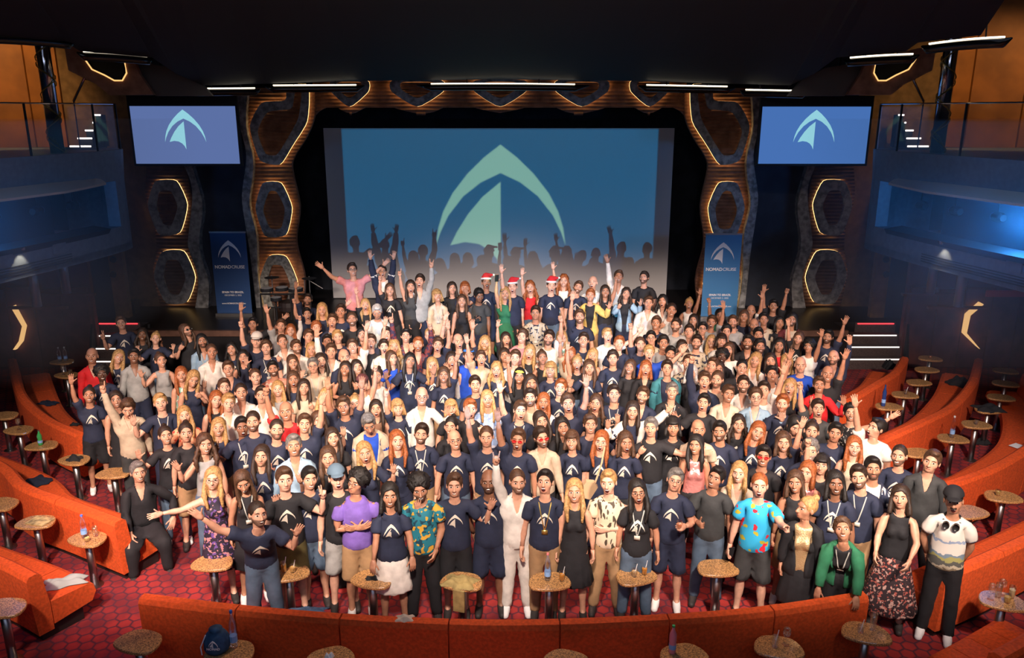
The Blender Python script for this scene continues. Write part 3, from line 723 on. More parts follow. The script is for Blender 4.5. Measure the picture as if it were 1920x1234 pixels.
def carpet():
    m = bpy.data.materials.new('red_hex_carpet'); m.use_nodes = True; nt = m.node_tree; b = nt.nodes['Principled BSDF']
    N = nt.nodes.new; Lk = nt.links.new
    tc = N('ShaderNodeTexCoord'); sep = N('ShaderNodeSeparateXYZ'); Lk(tc.outputs['Object'], sep.inputs[0])
    def mth(op, a, b_=None, c=None):
        n = N('ShaderNodeMath'); n.operation = op
        for i, v in enumerate((a, b_, c)):
            if v is None: continue
            if isinstance(v, (int, float)): n.inputs[i].default_value = v
            else: Lk(v, n.inputs[i])
        return n.outputs[0]
    s = .155; r3 = 1.7320508
    px = mth('MULTIPLY', sep.outputs[0], 1 / s); py = mth('MULTIPLY', sep.outputs[1], 1 / s / r3)
    def dist(off):
        ax = mth('SUBTRACT', mth('FRACT', mth('ADD', px, off)), .5); ay = mth('MULTIPLY', mth('SUBTRACT', mth('FRACT', mth('ADD', py, off)), .5), r3)
        return mth('ADD', mth('MULTIPLY', ax, ax), mth('MULTIPLY', ay, ay)), ax, ay
    d1, a1, b1 = dist(0.0); d2, a2, b2 = dist(0.5)
    use = mth('LESS_THAN', d1, d2)
    def sel(p, q): return mth('ADD', mth('MULTIPLY', p, use), mth('MULTIPLY', q, mth('SUBTRACT', 1, use)))
    ax = mth('ABSOLUTE', sel(a1, a2)); ay = mth('ABSOLUTE', sel(b1, b2))
    e = mth('MAXIMUM', ax, mth('ADD', mth('MULTIPLY', ax, .5), mth('MULTIPLY', ay, .8660254)))   # .5 on the cell's edge
    line = N('ShaderNodeMapRange'); line.inputs[1].default_value = .38; line.inputs[2].default_value = .47; Lk(e, line.inputs[0])
    ns = N('ShaderNodeTexNoise'); ns.inputs['Scale'].default_value = 2.2; ns.inputs['Detail'].default_value = 4; Lk(tc.outputs['Object'], ns.inputs['Vector'])
    cr = N('ShaderNodeMix'); cr.data_type = 'RGBA'; cr.inputs[6].default_value = (.15, .010, .016, 1); cr.inputs[7].default_value = (.32, .022, .020, 1)
    mr = N('ShaderNodeMapRange'); mr.inputs[1].default_value = .4; mr.inputs[2].default_value = .6; Lk(ns.outputs['Fac'], mr.inputs[0]); Lk(mr.outputs[0], cr.inputs[0])
    mx = N('ShaderNodeMix'); mx.data_type = 'RGBA'; Lk(line.outputs[0], mx.inputs[0]); Lk(cr.outputs[2], mx.inputs[6]); mx.inputs[7].default_value = (.07, .012, .026, 1)
    Lk(mx.outputs[2], b.inputs['Base Color']); b.inputs['Roughness'].default_value = .95
    return m
M_carpet = carpet()

def struct(name, mb, m, parent=None, smooth=False, **k):
    o = mb.out(name, m, parent, smooth, **k)
    if parent is None: o['kind'] = 'structure'
    return o
# ---------------------------------------------------------------- floor, ceiling, outer walls
struct('floor', MB().box(-16, 15.5, -2, 22, -.1, 0), M_carpet)
struct('wall_back', MB().box(-16, 15.5, 21.6, 21.8, 0, 9), M_curtain)
struct('wall_left', MB().box(-16.2, -16, -2, 21.8, 0, 9), M_ochre)
struct('wall_right', MB().box(15.5, 15.7, -2, 21.8, 0, 9), M_ochre)
struct('wall_front', MB().box(-16, 15.5, -2.2, -2, 0, 9), M_black)
struct('ceiling', MB().box(-16, 15.5, -2, 22, 8.6, 8.8), M_black)
# stage and its broad flight of steps
STW = 3.95
SXL, SXR = PT(265, 640, 17.6).x, PT(1576, 640, 17.6).x
stage = [(-11.8, 18.09), (SXL, 18.09), (SXL, 17.3), (XC - STW, 17.3), (XC - STW, 15.93), (XC + STW, 15.93), (XC + STW, 17.3), (SXR, 17.3), (SXR, 18.09), (11.2, 18.09), (11.2, 21.6), (-11.8, 21.6)]
b = MB(); n = len(stage)
b.add([(x, y, .0) for x, y in stage] + [(x, y, .97) for x, y in stage], [tuple(range(n, 2 * n))] + [(i, (i + 1) % n, n + (i + 1) % n, n + i) for i in range(n)])
struct('stage_floor', b, M_floorstage)
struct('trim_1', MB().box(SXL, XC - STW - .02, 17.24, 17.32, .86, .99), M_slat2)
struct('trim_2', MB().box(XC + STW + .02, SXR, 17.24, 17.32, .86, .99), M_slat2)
steps = empty('stage_steps', (0, 0, 0), kind='structure')
for k in range(7):
    mk_ = MB().box(XC - STW, XC + STW, 13.9 + .29 * k, 13.9 + .29 * (k + 1), .0, .1212 * (k + 1)); mk_.out('step', M_floorstage, steps)
def zfloor(x, D):
    if abs(x - XC) < STW:
        if D >= 15.93: return .97
        if D >= 13.9: return .1212 * (int((D - 13.9) / .29) + 1)
    return .97 if D > (17.3 if SXL < x < SXR else 18.0) else 0.0

# ---------------------------------------------------------------- the proscenium wall, built once and mirrored
DW = 19.7
def X2(pts, D=DW):
    r = []
    for px, py in pts: p = PT(px, py, D); r.append((p.x, p.z))
    return r
def both(pts): return [pts, [(mir(x), z) for x, z in reversed(pts)]]
def slat_panel(poly, y, m, name='slat_panel', parent=None, pitch=.085, holes=()):
    """wooden ribs, one closely set under the other, cut to the outline"""
    zs = [p[1] for p in poly]; z = min(zs); mb = MB()
    P = poly
    def cross(zz):
        xs = []
        for i in range(len(P)):
            a, b_ = P[i], P[(i + 1) % len(P)]
            if (a[1] <= zz) != (b_[1] <= zz): xs.append(a[0] + (zz - a[1]) / (b_[1] - a[1]) * (b_[0] - a[0]))
        return sorted(xs)
    while z + pitch < max(zs):
        c = cross(z + pitch * .5)
        lo, hi = cross(z + .004), cross(z + pitch - .004)
        for i in range(0, len(c) - 1, 2):
            if len(lo) == len(c) == len(hi): xa, xb, ya, yb = lo[i], lo[i + 1], hi[i], hi[i + 1]
            else: xa = ya = c[i]; xb = yb = c[i + 1]
            z0, z1, zm = z, z + pitch - .012, z + pitch * .45
            mb.add([(xa, y, z0), (xb, y, z0), (yb, y, z1), (ya, y, z1), ((xa + ya) / 2, y - .03, zm), ((xb + yb) / 2, y - .03, zm)],
                   [(0, 1, 5, 4), (4, 5, 2, 3), (0, 4, 3), (1, 2, 5)])
        z += pitch
    o = mb.out(name, m, parent); o['kind'] = 'stuff'; return o
H_UP = ([(494, 191), (471, 236), (491, 302), (529, 310), (552, 272), (580, 228), (583, 158), (540, 158), (541, 189)],
        [(504, 209), (485, 246), (501, 289), (523, 291), (541, 263), (564, 222), (570, 172), (556, 172), (551, 205)])
H_2 = ([(496, 340), (531, 340), (552, 388), (541, 441), (500, 443), (482, 388)], [(508, 357), (523, 357), (539, 389), (532, 427), (510, 428), (496, 393)])
H_3 = ([(507, 476), (540, 477), (563, 530), (548, 582), (503, 582), (490, 522)], [(514, 494), (534, 495), (549, 533), (536, 572), (515, 572), (506, 524)])
H_4 = ([(296, 337), (336, 336), (357, 382), (343, 437), (303, 440), (282, 382)], [(304, 356), (327, 356), (340, 386), (328, 421), (310, 420), (298, 384)])
H_5 = ([(308, 468), (350, 467), (372, 518), (356, 566), (316, 567), (293, 514)], [(317, 485), (341, 485), (355, 518), (342, 550), (323, 549), (311, 516)])
COLIN = spline([(469, 165), (466, 236), (477, 292), (477, 331), (470, 382), (484, 440), (487, 520), (498, 590)], 4) + \
        spline([(566, 590), (573, 525), (559, 467), (557, 440), (563, 385), (549, 318), (554, 292), (576, 256), (591, 216), (591, 165)], 4)
COLOUT = spline([(279, 300), (276, 368), (293, 426), (296, 470), (290, 510), (306, 580)], 4) + spline([(368, 580), (382, 518), (362, 450), (366, 400), (352, 314), (352, 300)], 4)
STRIP1 = spline([(347, 300), (367, 354), (360, 436), (360, 463), (378, 518), (371, 580)], 4) + spline([(396, 580), (397, 525), (383, 477), (380, 443), (386, 382), (368, 314), (368, 300)], 4)
STRIP2 = spline([(450, 165), (454, 229), (467, 291), (459, 365), (465, 417), (474, 474), (487, 590)], 4) + spline([(500, 590), (489, 520), (486, 440), (473, 382), (479, 331), (479, 292), (467, 236), (470, 165)], 4)
def hexagon(ring, side, glow_in=True, tiled=False, slat=M_slat, group=None, wheretxt='', D=DW):
    o_, i_ = X2(ring[0], D), X2(ring[1], D)
    if side: o_ = [(mir(x), z) for x, z in reversed(o_)]; i_ = [(mir(x), z) for x, z in reversed(i_)]
    def rnd(P): return [(p[0], p[1]) for p in spline(sum([[tuple(np.array(P[i]) * .82 + np.array(P[i - 1]) * .18), tuple(np.array(P[i]) * .82 + np.array(P[(i + 1) % len(P)]) * .18)] for i in range(len(P))], []), 2, True)]
    o2, i2 = rnd(o_), rnd(i_)
    cx = sum(p[0] for p in o_) / len(o_); cz = sum(p[1] for p in o_) / len(o_)
    e = empty('hexagon_panel', (0, 0, 0))
    tag(e, wheretxt, 'wall panel', group)
    def grow(P, d):
        out = []
        for i in range(len(P)):
            a, b_ = np.array(P[i - 1]), np.array(P[(i + 1) % len(P)]); t = b_ - a; t /= np.linalg.norm(t) + 1e-9
            nrm = np.array([t[1], -t[0]]); c = np.array(P[i]) - (cx, cz)
            out.append(tuple(np.array(P[i]) + nrm * d * SG))
        return out
    A = sum(o2[i - 1][0] * o2[i][1] - o2[i][0] * o2[i - 1][1] for i in range(len(o2))); SG = 1 if A > 0 else -1
    MB().prism(o2, D - .20, D - .13, [i2]).out('stone_ring', M_stonelight if tiled else M_stone, e)
    led = MB(); g1 = grow(o2, .002); g0 = grow(o2, -.03)
    led.prism(g1, D - .125, D - .10, [g0]); led.out('led_strip', M_glow, e)
    slat_panel(grow(i2, .03), D - .10, slat, 'slat_infill', e)
    return e
POS = ['upper', 'middle', 'lower']
for side in (0, 1):
    sd = 'right' if side else 'left'
    fx = (lambda P: [(mir(x), z) for x, z in reversed(P)]) if side else (lambda P: P)
    # wall behind the columns
    x0, x1 = PT(213, 400, DW).x, PT(470, 400, DW).x
    xa, xb = (x0, x1) if not side else (mir(x1), mir(x0))
    struct('wall_stage_' + sd, MB().box(xa, xb, DW, DW + .15, .97, 7.9), M_navywall)
    xo0, xo1 = PT(213, 400, DW).x, PT(290, 400, DW).x
    xa, xb = (xo0, xo1) if not side else (mir(xo1), mir(xo0))
    struct('wall_fabric_' + sd, MB().box(xa, xb, DW - .06, DW, .97, 7.9), M_ochre)
    for nm, outl, y in (('column_backing', COLIN, DW - .05), ('column_backing', COLOUT, DW - .08)):
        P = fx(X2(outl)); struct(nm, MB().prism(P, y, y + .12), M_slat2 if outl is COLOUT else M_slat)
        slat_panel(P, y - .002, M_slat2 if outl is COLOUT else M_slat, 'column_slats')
    for outl in (STRIP1, STRIP2):
        P = fx(X2(outl)); tag(MB().prism(P, DW - .22, DW - .02).out('wavy_stone_strip', M_stone),
            f"wavy grey stone strip beside the {'outer' if outl is STRIP1 else 'inner'} {sd} column", 'wall trim')
    for i, h in enumerate((H_UP, H_2, H_3)):
        hexagon(h, side, tiled=(i == 2), group='hexagon panels with lit edges', wheretxt=f'{POS[i]} lit hexagon panel of the {sd} stage column', slat=M_slat)
    for i, h in enumerate((H_4, H_5)):
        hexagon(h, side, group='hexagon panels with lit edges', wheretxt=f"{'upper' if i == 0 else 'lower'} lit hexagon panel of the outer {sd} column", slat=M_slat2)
# valance over the stage with its scalloped edge
half = spline([(591, 216), (602, 206), (626, 199), (658, 213), (690, 200), (729, 200), (757, 207), (785, 213), (812, 210), (838, 200), (880, 200), (905, 206), (938, 212)], 4)
L_ = X2(half); Rr = [(mir(x), z) for x, z in reversed(L_)][1:]
zt = PT(938, 120, DW).z
val = L_ + Rr; poly = val + [(val[-1][0], zt), (val[0][0], zt)]
struct('stage_valance', MB().prism(poly, DW - .03, DW + .12), M_slat)
slat_panel(poly, DW - .032, M_slat, 'valance_slats')
for i, c in enumerate((658, 784, 938, 1092, 1218)):
    w = 36 if i in (0, 4) else 50
    if c > 938: c = 1876 - c + 0; flip = 1
    else: flip = 0
    o_ = [(c - w, 150), (c - w, 172), (c, 203), (c + w, 172), (c + w, 150)]; i_ = [(c - w * .62, 154), (c - w * .62, 168), (c, 186), (c + w * .62, 168), (c + w * .62, 154)]
    hexagon((o_, i_), flip, group='hexagon panels with lit edges', wheretxt=['leftmost half-hidden hexagon above the big screen', 'second hexagon from left above the big screen', 'middle hexagon above the big screen', 'second hexagon from right above the big screen', 'rightmost half-hidden hexagon above the big screen'][i])
struct('wall_over_stage', MB().box(PT(213, 400, DW).x, mir(PT(213, 400, DW).x), DW + .02, DW + .2, zt - .02, 8.6), M_black)

# ---------------------------------------------------------------- screens
sx0, sx1, sz0, sz1, SD = PT(606, 240, 20.5).x, PT(1265, 240, 20.5).x, .99, 5.32, 20.5
scr = empty('projection_screen', (0, 0, 0), label='large projection screen hanging behind the stage, blue with a pale emblem', cat='screen')
MB().box(sx0, sx1, SD, SD + .02, sz0, sz1).out('screen_cloth', M_screen, scr)
MB().box(sx0 - .04, sx1 + .04, SD - .01, SD + .04, sz0 - .06, sz0).out('bottom_bar', M_black, scr)
# the projector: a lamp behind a coloured slide, on a shelf under the balcony
PJ = Vector((-.25, -.6, 3.35))
pj = empty('projector', tuple(PJ), label='slide projector on the balcony front aimed at the big screen', cat='projector')
bx0, bx1 = PT(640, 240, SD).x, PT(1235, 240, SD).x; bz0, bz1 = .2, 5.30
k_ = .5 / (SD - PJ.y)
def sl(x, z): return ((x - PJ.x) * k_, (z - PJ.z) * k_)
cx_, cz_ = PT(939, 460, SD).x, PT(939, 460, SD).z; ls = (PT(1062, 400, SD).x - PT(817, 400, SD).x) / 2
lg = [[sl(cx_ + p[0] * ls, cz_ + p[1] * ls) for p in poly] for poly in LOGO]
rect = [sl(bx0, bz0), sl(bx1, bz0), sl(bx1, bz1), sl(bx0, bz1)]
def slab(loops, y):
    tr = tessellate_polygon([[Vector((p[0], p[1], 0)) for p in L] for L in loops]); fl = [p for L in loops for p in L]
    return [(p[0], y, p[1]) for p in fl], [tuple(t) for t in tr]
v, f = slab([rect] + lg, .5); mk('slide_film', v, f, filt('blue_film', (.008, .185, .40)), pj)
for L in lg:
    v, f = slab([L], .5); mk('slide_emblem', v, f, filt('mint_film', (.44, .95, .78)) if 'mint_film' not in MATS else MATS['mint_film'], pj)
fr = [(-.35, -.25), (.35, -.25), (.35, .25), (-.35, .25)]
v, f = slab([fr, rect], .5); mk('slide_mask', v, f, M_black, pj)
pl = light('projector_lamp', 'SPOT', tuple(PJ), (PJ.x, SD, 2.8), 12500, (1, 1, 1), .0006, 60, .1)
# side screens
def logo_mesh(name, cx, cz, s, y, m, parent, thick=.004):
    o = None
    for poly in LOGO:
        mb = MB().prism([(cx + p[0] * s, cz + p[1] * s) for p in poly], y - thick, y); o = mb.out(name, m, parent)
    return o
for side in (0, 1):
    a = PT(243, 199, 17.6) if not side else PT(1430, 200, 17.6)
    b_ = PT(450, 307, 17.6) if not side else PT(1621, 307, 17.6)
    e = empty('side_screen', (0, 17.6, 0)); tag(e, ('left' if not side else 'right') + ' hanging side screen glowing blue with a pale arch and sail', 'screen')
    w = (b_.x - a.x) / 2; cx = (a.x + b_.x) / 2; cz = (a.z + b_.z) / 2; h = (a.z - b_.z) / 2
    MB().box(cx - w - .05, cx + w + .05, 0, .08, cz - h - .05, cz + h + .22).out('screen_frame', M_black, e)
    MB().box(cx - w, cx + w, -.012, 0, cz - h, cz + h).out('screen_panel', emis('screen_blue' + str(side), (.085, .13, .30) if not side else (.05, .13, .36), 1.25), e)
    logo_mesh('screen_emblem', cx, cz - .14, .44, -.013, emis('screen_mint', (.26, .57, .66), 1.1), e)
    for dx in (-.6, .6): MB().tube([(cx + dx, .04, cz + h), (cx + dx, .04, 7.2)], .02, 6).out('hanger', M_black, e)
    for oo in e.children: oo.location.z = 0
    e.rotation_euler = (0, 0, rad(5 if not side else -5) * 0)
# roll-up banners
def text(name, s, size, loc, m, parent, bold=0.0, spacing=1.0, align='CENTER'):
    c = bpy.data.curves.new(name, 'FONT'); c.body = s; c.size = size; c.align_x = align; c.extrude = .001; c.offset = bold; c.space_character = spacing
    t_ = bpy.data.objects.new(name, c); COL.objects.link(t_); dg = bpy.context.evaluated_depsgraph_get()
    me = bpy.data.meshes.new_from_object(t_.evaluated_get(dg)); bpy.data.objects.remove(t_); me.materials.clear(); me.materials.append(m)
    o = bpy.data.objects.new(name, me); COL.objects.link(o); o.location = loc; o.rotation_euler = (rad(90), 0, 0); o.parent = parent
    return o
M_bwhite = mat('banner_white', (.8, .8, .8), .7)
for side in (0, 1):
    base = PT(441, 590, 18.7) if not side else PT(1347, 590, 18.4)
    D_ = 18.7 if not side else 18.4
    e = empty('rollup_banner', (base.x, D_, .97)); tag(e, f"{'dark' if not side else 'lighter'} blue roll-up banner standing on the stage's {'left' if not side else 'right'} side", 'banner')
    mb_ = mat('banner_blue' + str(side), (.015, .06, .19) if not side else (.05, .20, .42), .6)
    MB().box(-.42, .42, -.012, .0, .06, 2.02).out('banner_sheet', mb_, e)
    MB().box(-.44, .44, -.09, .06, 0, .07).out('banner_base', M_steel, e)
    MB().box(-.43, .43, -.02, .012, 2.0, 2.04).out('top_rail', M_steel, e)
    MB().tube([(0, .03, .05), (0, .03, 2.0)], .012, 6).out('pole', M_steel, e)
    logo_mesh('printed_emblem', 0, 1.42, .27, -.014, M_bwhite, e)
    text('printed_text', 'NOMAD', .105, (.015, -.016, 1.16), M_bwhite, e, .003, .95, 'RIGHT'); text('printed_text', 'CRUISE', .105, (.022, -.016, 1.16), M_bwhite, e, 0, .92, 'LEFT')
    text('printed_text', 'SPAIN TO BRAZIL', .066, (0, -.016, .56), M_bwhite, e, .002); text('printed_text', 'DECEMBER 2, 2022', .05, (0, -.016, .49), M_bwhite, e)
    text('printed_text', 'www.NOMADCRUISE.com', .05, (0, -.016, .29), M_bwhite, e, .001)

# ---------------------------------------------------------------- side balconies (left built, right mirrored)
M_recess = mat('recess_dark', (.01, .016, .03), .6)
M_lid = mat('beige_board', (.62, .44, .32), .7)
M_vent = mat('vent_dark', (.03, .035, .045), .6)
for side in (0, 1):
    sd = 'right' if side else 'left'
    fx = (lambda x: x) if not side else mir
    path = [(-9.6, 17.75), (-8.75, 17.65), (-8.25, 17.25), (-8.12, 16.6), (-8.35, 15.0), (-8.75, 13.2), (-9.15, 11.5), (-9.4, 10.2)]
    path = spline(path, 3); path = [(fx(x), y) for x, y in path]
    def band(z0, z1, off0=0, off1=0, pts=path, thick=.25):
        v = []; f = []; n = len(pts)
        sgn = -1 if not side else 1
        for (x, y) in pts: v += [(x - sgn * off0, y, z0), (x - sgn * off1, y, z1), (x + sgn * thick, y, z1), (x + sgn * thick, y, z0)]
        for i in range(n - 1):
            for k in range(4): a = i * 4; f.append((a + k, a + (k + 1) % 4, a + 4 + (k + 1) % 4, a + 4 + k))
        f += [(0, 1, 2, 3), tuple((n - 1) * 4 + k for k in (3, 2, 1, 0))]
        return MB().add(v, f)
    near = [p for p in path if p[1] < 16.45]; far = [p for p in path if p[1] >= 16.2]
    struct('balcony_fascia_' + sd, band(4.35, 4.97, -.0, .05), M_fascia, smooth=False)
    struct('balcony_fascia_' + sd, band(2.9, 3.42, .0, .0), M_fascia)
    struct('balcony_fascia_' + sd, band(3.42, 4.35, .0, .0, far), M_fascia)
    # recess behind the opening
    sgn = -1 if not side else 1
    rp = [(x + sgn * 1.1, y) for x, y in near]
    struct('recess_wall_' + sd, band(3.3, 4.5, 0, 0, rp, .1), M_recess)
    fl = [(x, y) for x, y in path] + [(fx(-14.5), 10.2), (fx(-14.5), 18.6), (fx(-9.6), 18.6)]
    v = [(x, y, 4.80) for x, y in fl] + [(x, y, 4.93) for x, y in fl]; n = len(fl)
    tr = tessellate_polygon([[Vector((x, y, 0)) for x, y in fl]])
    struct('balcony_floor_' + sd, MB().add(v, [tuple(t) for t in tr] + [tuple(i + n for i in t) for t in tr] + [(i, (i + 1) % n, n + (i + 1) % n, n + i) for i in range(n)]), M_fascia)
    v2 = [(x, y, z - 1.88) for x, y, z in v]
    struct('balcony_soffit_' + sd, MB().add(v2, [tuple(t) for t in tr] + [tuple(i + n for i in t) for t in tr] + [(i, (i + 1) % n, n + (i + 1) % n, n + i) for i in range(n)]), M_fascia)
    # flap board over the opening, lip below it
    q = [p for p in path if p[1] < 16.3]
    e = empty('flap_board', (0, 0, 0)); tag(e, f'beige flap board propped over the dark slot of the {sd} balcony', 'board')
    v = []; f = []; n = len(q)
    for i, (x, y) in enumerate(q):
        t = min(1, i / 3.0); w = .10 + .42 * t
        v += [(x + sgn * .1, y, 4.50), (x - sgn * w, y - .05, 4.36), (x - sgn * w, y - .05, 4.32), (x + sgn * .1, y, 4.46)]
    for i in range(n - 1):
        for k in range(4): a = i * 4; f.append((a + k, a + (k + 1) % 4, a + 4 + (k + 1) % 4, a + 4 + k))
    f += [(0, 1, 2, 3), tuple((n - 1) * 4 + k for k in (3, 2, 1, 0))]
    MB().add(v, f).out('board', M_lid, e)
    lip = empty('slot_lip', (0, 0, 0)); tag(lip, f'black tapering lip along the lower edge of the {sd} balcony slot', 'trim')
    v = []; f = []
    for i, (x, y) in enumerate(q):
        t = min(1, i / 9.0); w = .06 + .22 * t
        v += [(x - sgn * w, y, 3.44 + .06 * t), (x - sgn * .0, y, 3.34 - .02 * t), (x + sgn * .3, y, 3.44), (x + sgn * .3, y, 3.50)]
    for i in range(n - 1):
        for k in range(4): a = i * 4; f.append((a + k, a + (k + 1) % 4, a + 4 + (k + 1) % 4, a + 4 + k))
    f += [(0, 1, 2, 3), tuple((n - 1) * 4 + k for k in (3, 2, 1, 0))]
    MB().add(v, f).out('lip', M_black, lip)
    # spotlights inside the slot
    for k, yy in enumerate((15.9, 15.0, 14.1, 13.2)):
        xx = min(path, key=lambda p: abs(p[1] - yy))[0] + sgn * .45
        e = empty('stage_light', (xx, yy, 3.95)); tag(e, f"black spotlight in the {sd} balcony slot, {['nearest the stage', 'second from the stage', 'third from the stage', 'fourth from the stage'][k]}", 'spotlight', 'spotlights in the balcony slots')
        MB().lathe([(.07, 0), (.09, .06), (.09, .22), (.06, .28)], n=10).out('lamp_housing', M_black, e).rotation_euler = (rad(90), 0, 0)
        MB().lathe([(.07, -.01), (.07, .0)], n=10).out('lens', mat('lens_blue', (.2, .3, .5), .1, .2), e).rotation_euler = (rad(90), 0, 0)
        MB().tube([(0, -.1, 0), (0, -.1, .86)], .012, 6).out('yoke', M_black, e)
    # vent, hatches, downlights
    pts = [p for p in path if 11.5 < p[1] < 15.3]
    ve = empty('vent_grille', (0, 0, 0)); tag(ve, f'long slotted vent low on the {sd} balcony front', 'vent')
    for k in range(4):
        vv = band(2.98 + .045 * k, 3.0 + .045 * k, .012, .012, pts, .0); vv.out('slat', M_vent, ve)
    for k, yy in enumerate((14.75, 13.5) if not side else (12.9, 11.8)):
        i = min(range(len(path) - 1), key=lambda j: abs((path[j][1] + path[j + 1][1]) / 2 - yy)); a, c = path[i], path[i + 1]
        d = Vector((c[0] - a[0], c[1] - a[1], 0)).normalized(); mid = Vector(((a[0] + c[0]) / 2, (a[1] + c[1]) / 2, 3.27))
        h = MB().box(-.16, .16, -.02, .02, -.08, .12).out('access_hatch', M_fascia); h.location = mid + Vector((-sgn * .015, 0, 0)); h.rotation_euler = (0, 0, math.atan2(d.y, d.x))
        tag(h, f"square access hatch on the {sd} balcony front, {'nearer the stage' if k == 0 else 'farther from the stage'}", 'hatch', 'access hatches')
    for k, yy in enumerate((13.95,) if not side else (14.5, 12.2)):
        p = min(path, key=lambda p: abs(p[1] - yy))
        e = empty('downlight', (p[0] - sgn * .10, p[1], 3.40)); tag(e, f"small downlight washing the {sd} balcony front{'' if k == 0 else ', second from the stage'}", 'lamp')
        MB().lathe([(.03, 0), (.04, .06)], n=8).out('housing', M_steel, e)
        l = light('downlight_beam', 'SPOT', (p[0] - sgn * .16, p[1], 3.40), (p[0] + sgn * .02, p[1], 3.0), 9, (1, .85, .6), .02, 75, .6)
    # glass balustrade
    rp = [(x, y) for x, y in path if y < 17.3]
    ra = empty('glass_railing', (0, 0, 0)); tag(ra, f'glass balustrade along the top of the {sd} balcony', 'railing')
    v = []; f = []
    for x, y in rp: v += [(x, y, 4.97), (x, y, 5.86)]
    f = [(2 * i, 2 * i + 1, 2 * i + 3, 2 * i + 2) for i in range(len(rp) - 1)]
    MB().add(v, f).out('glass_pane', M_glassr, ra)
    MB().tube([(x, y, 5.87) for x, y in rp], .015, 6).out('handrail', M_chrome, ra)
    for i in range(1, len(rp), 3): MB().box(rp[i][0] - .015, rp[i][0] + .015, rp[i][1] - .015, rp[i][1] + .015, 4.95, 5.86).out('post', M_black, ra)
    # tall chrome column on the balcony
    cp = PT(118, 285, 16.3); cx = fx(cp.x - .05)
    e = empty('chrome_column', (cx, 16.2, 4.93)); tag(e, f'tall glittering chrome column behind the {sd} glass railing', 'column')
    MB().tube([(0, 0, 0), (0, 0, 3.6)], .13, 16).out('shaft', M_chrome, e, True)
    for s_ in (-1, 1):
        mb = MB()
        mb.tube([(.15 * math.cos(a * s_), .15 * math.sin(a * s_), a * .11) for a in np.linspace(0, 10 * math.pi, 60)], .012, 4); mb.out('lattice', M_gold, e)
    MB().tube([(0, 0, 3.3), (0, 0, 3.5)], .20, 16).out('collar', M_black, e)
    # upper wall of veneer panels, one by one
    uw = empty('wall_upper_' + sd, (0, 0, 0), kind='structure')
    seg = [(-14.8, 16.5), (-13.2, 18.0), (-12.2, 18.9), (-11.3, 19.5), (-10.6, 19.6), (-9.75, 19.65)]
    for i in range(len(seg) - 1):
        (xa, ya), (xb, yb) = seg[i], seg[i + 1]; g_ = .02
        v = [(fx(xa + g_), ya, 4.9), (fx(xb - g_), yb, 4.9), (fx(xb - g_), yb, 8.2), (fx(xa + g_), ya, 8.2)]
        v += [(x, y + .1, z) for x, y, z in v]
        MB().add(v, [(0, 1, 2, 3), (4, 7, 6, 5), (0, 4, 5, 1), (1, 5, 6, 2), (2, 6, 7, 3), (3, 7, 4, 0)]).out('veneer_panel', M_orangewall if i < 4 else M_ochre, uw)
    light('gallery_lamp', 'SPOT', (fx(-12.3), 16.3, 7.9), (fx(-12.3), 18.9, 5.4), 75 if not side else 50, (1, .62, .25), .15, 85, .7)
    # stair with lit nosings climbing to the gallery
    st = empty('gallery_stairs', (0, 0, 0), kind='structure')
    for k in range(6):
        L = PT(136 + 9 * k, 285 - 14.4 * k, 18.9); R_ = PT(186 - 3 * k, 285 - 14.4 * k, 18.9)
        xa, xb = sorted((fx(L.x), fx(R_.x)))
        MB().box(xa, xb, 18.9 - .12 * (6 - k) + .3, 19.3, 4.93, L.z - .03).out('step', M_black, st)
        MB().box(xa, xb, 18.86 - .12 * (6 - k) + .3, 18.9 - .12 * (6 - k) + .3, L.z - .05, L.z - .015).out('led_nosing', emis('step_led', (1, .86, .78), 3.0), st)
    q0, q1 = PT(138, 190, 17.9), PT(162, 138, 17.9)
    hr_ = MB().tube([(fx(q0.x), 17.9, q0.z), (fx(q1.x), 17.9, q1.z)], .025, 6).tube([(fx(q0.x), 17.9, 4.92), (fx(q0.x), 17.9, q0.z)], .015, 5).out('stair_handrail', M_chrome)
    tag(hr_, f'slanting chrome handrail above the {sd} gallery stairs', 'handrail')
    # --- beneath the balcony
    wl = struct('wall_under_' + sd, MB().box(*sorted((fx(-16), fx(-9.55))), 17.72, 17.85, 0, 2.95), M_reddoor)
    e = empty('door_' + ('1' if not side else '2'), (0, 0, 0), kind='structure')
    a, c = PT(175, 540, 18.6), PT(214, 540, 18.6); xa, xb = sorted((fx(a.x), fx(c.x)))
    MB().box(xa, xb, 18.55, 18.65, .97, 3.0).out('door_leaf', M_door, e)
    xa, xb = sorted((fx(c.x), fx(PT(240, 540, 18.6).x)))
    MB().box(xa, xb, 18.5, 18.66, .97, 3.2).out('door_jamb', M_ochre, e)
    for k in range(2):
        p = PT(211, 487 + 28 * k, 18.4); o = empty('wall_lamp', (fx(p.x), 18.42, p.z)); tag(o, f"{'upper' if k == 0 else 'lower'} round white lamp on the jamb of the {sd} stage door", 'lamp', 'round lamps by the stage doors')
        MB().lathe([(.055, 0), (.06, .03)], n=12).out('lens', emis('dim_lamp', (.8, .78, .7), .8), o).rotation_euler = (rad(90), 0, 0)
        MB().lathe([(.075, -.02), (.08, .0), (.06, .05)], n=12).out('ring', M_black, o).rotation_euler = (rad(90), 0, 0)
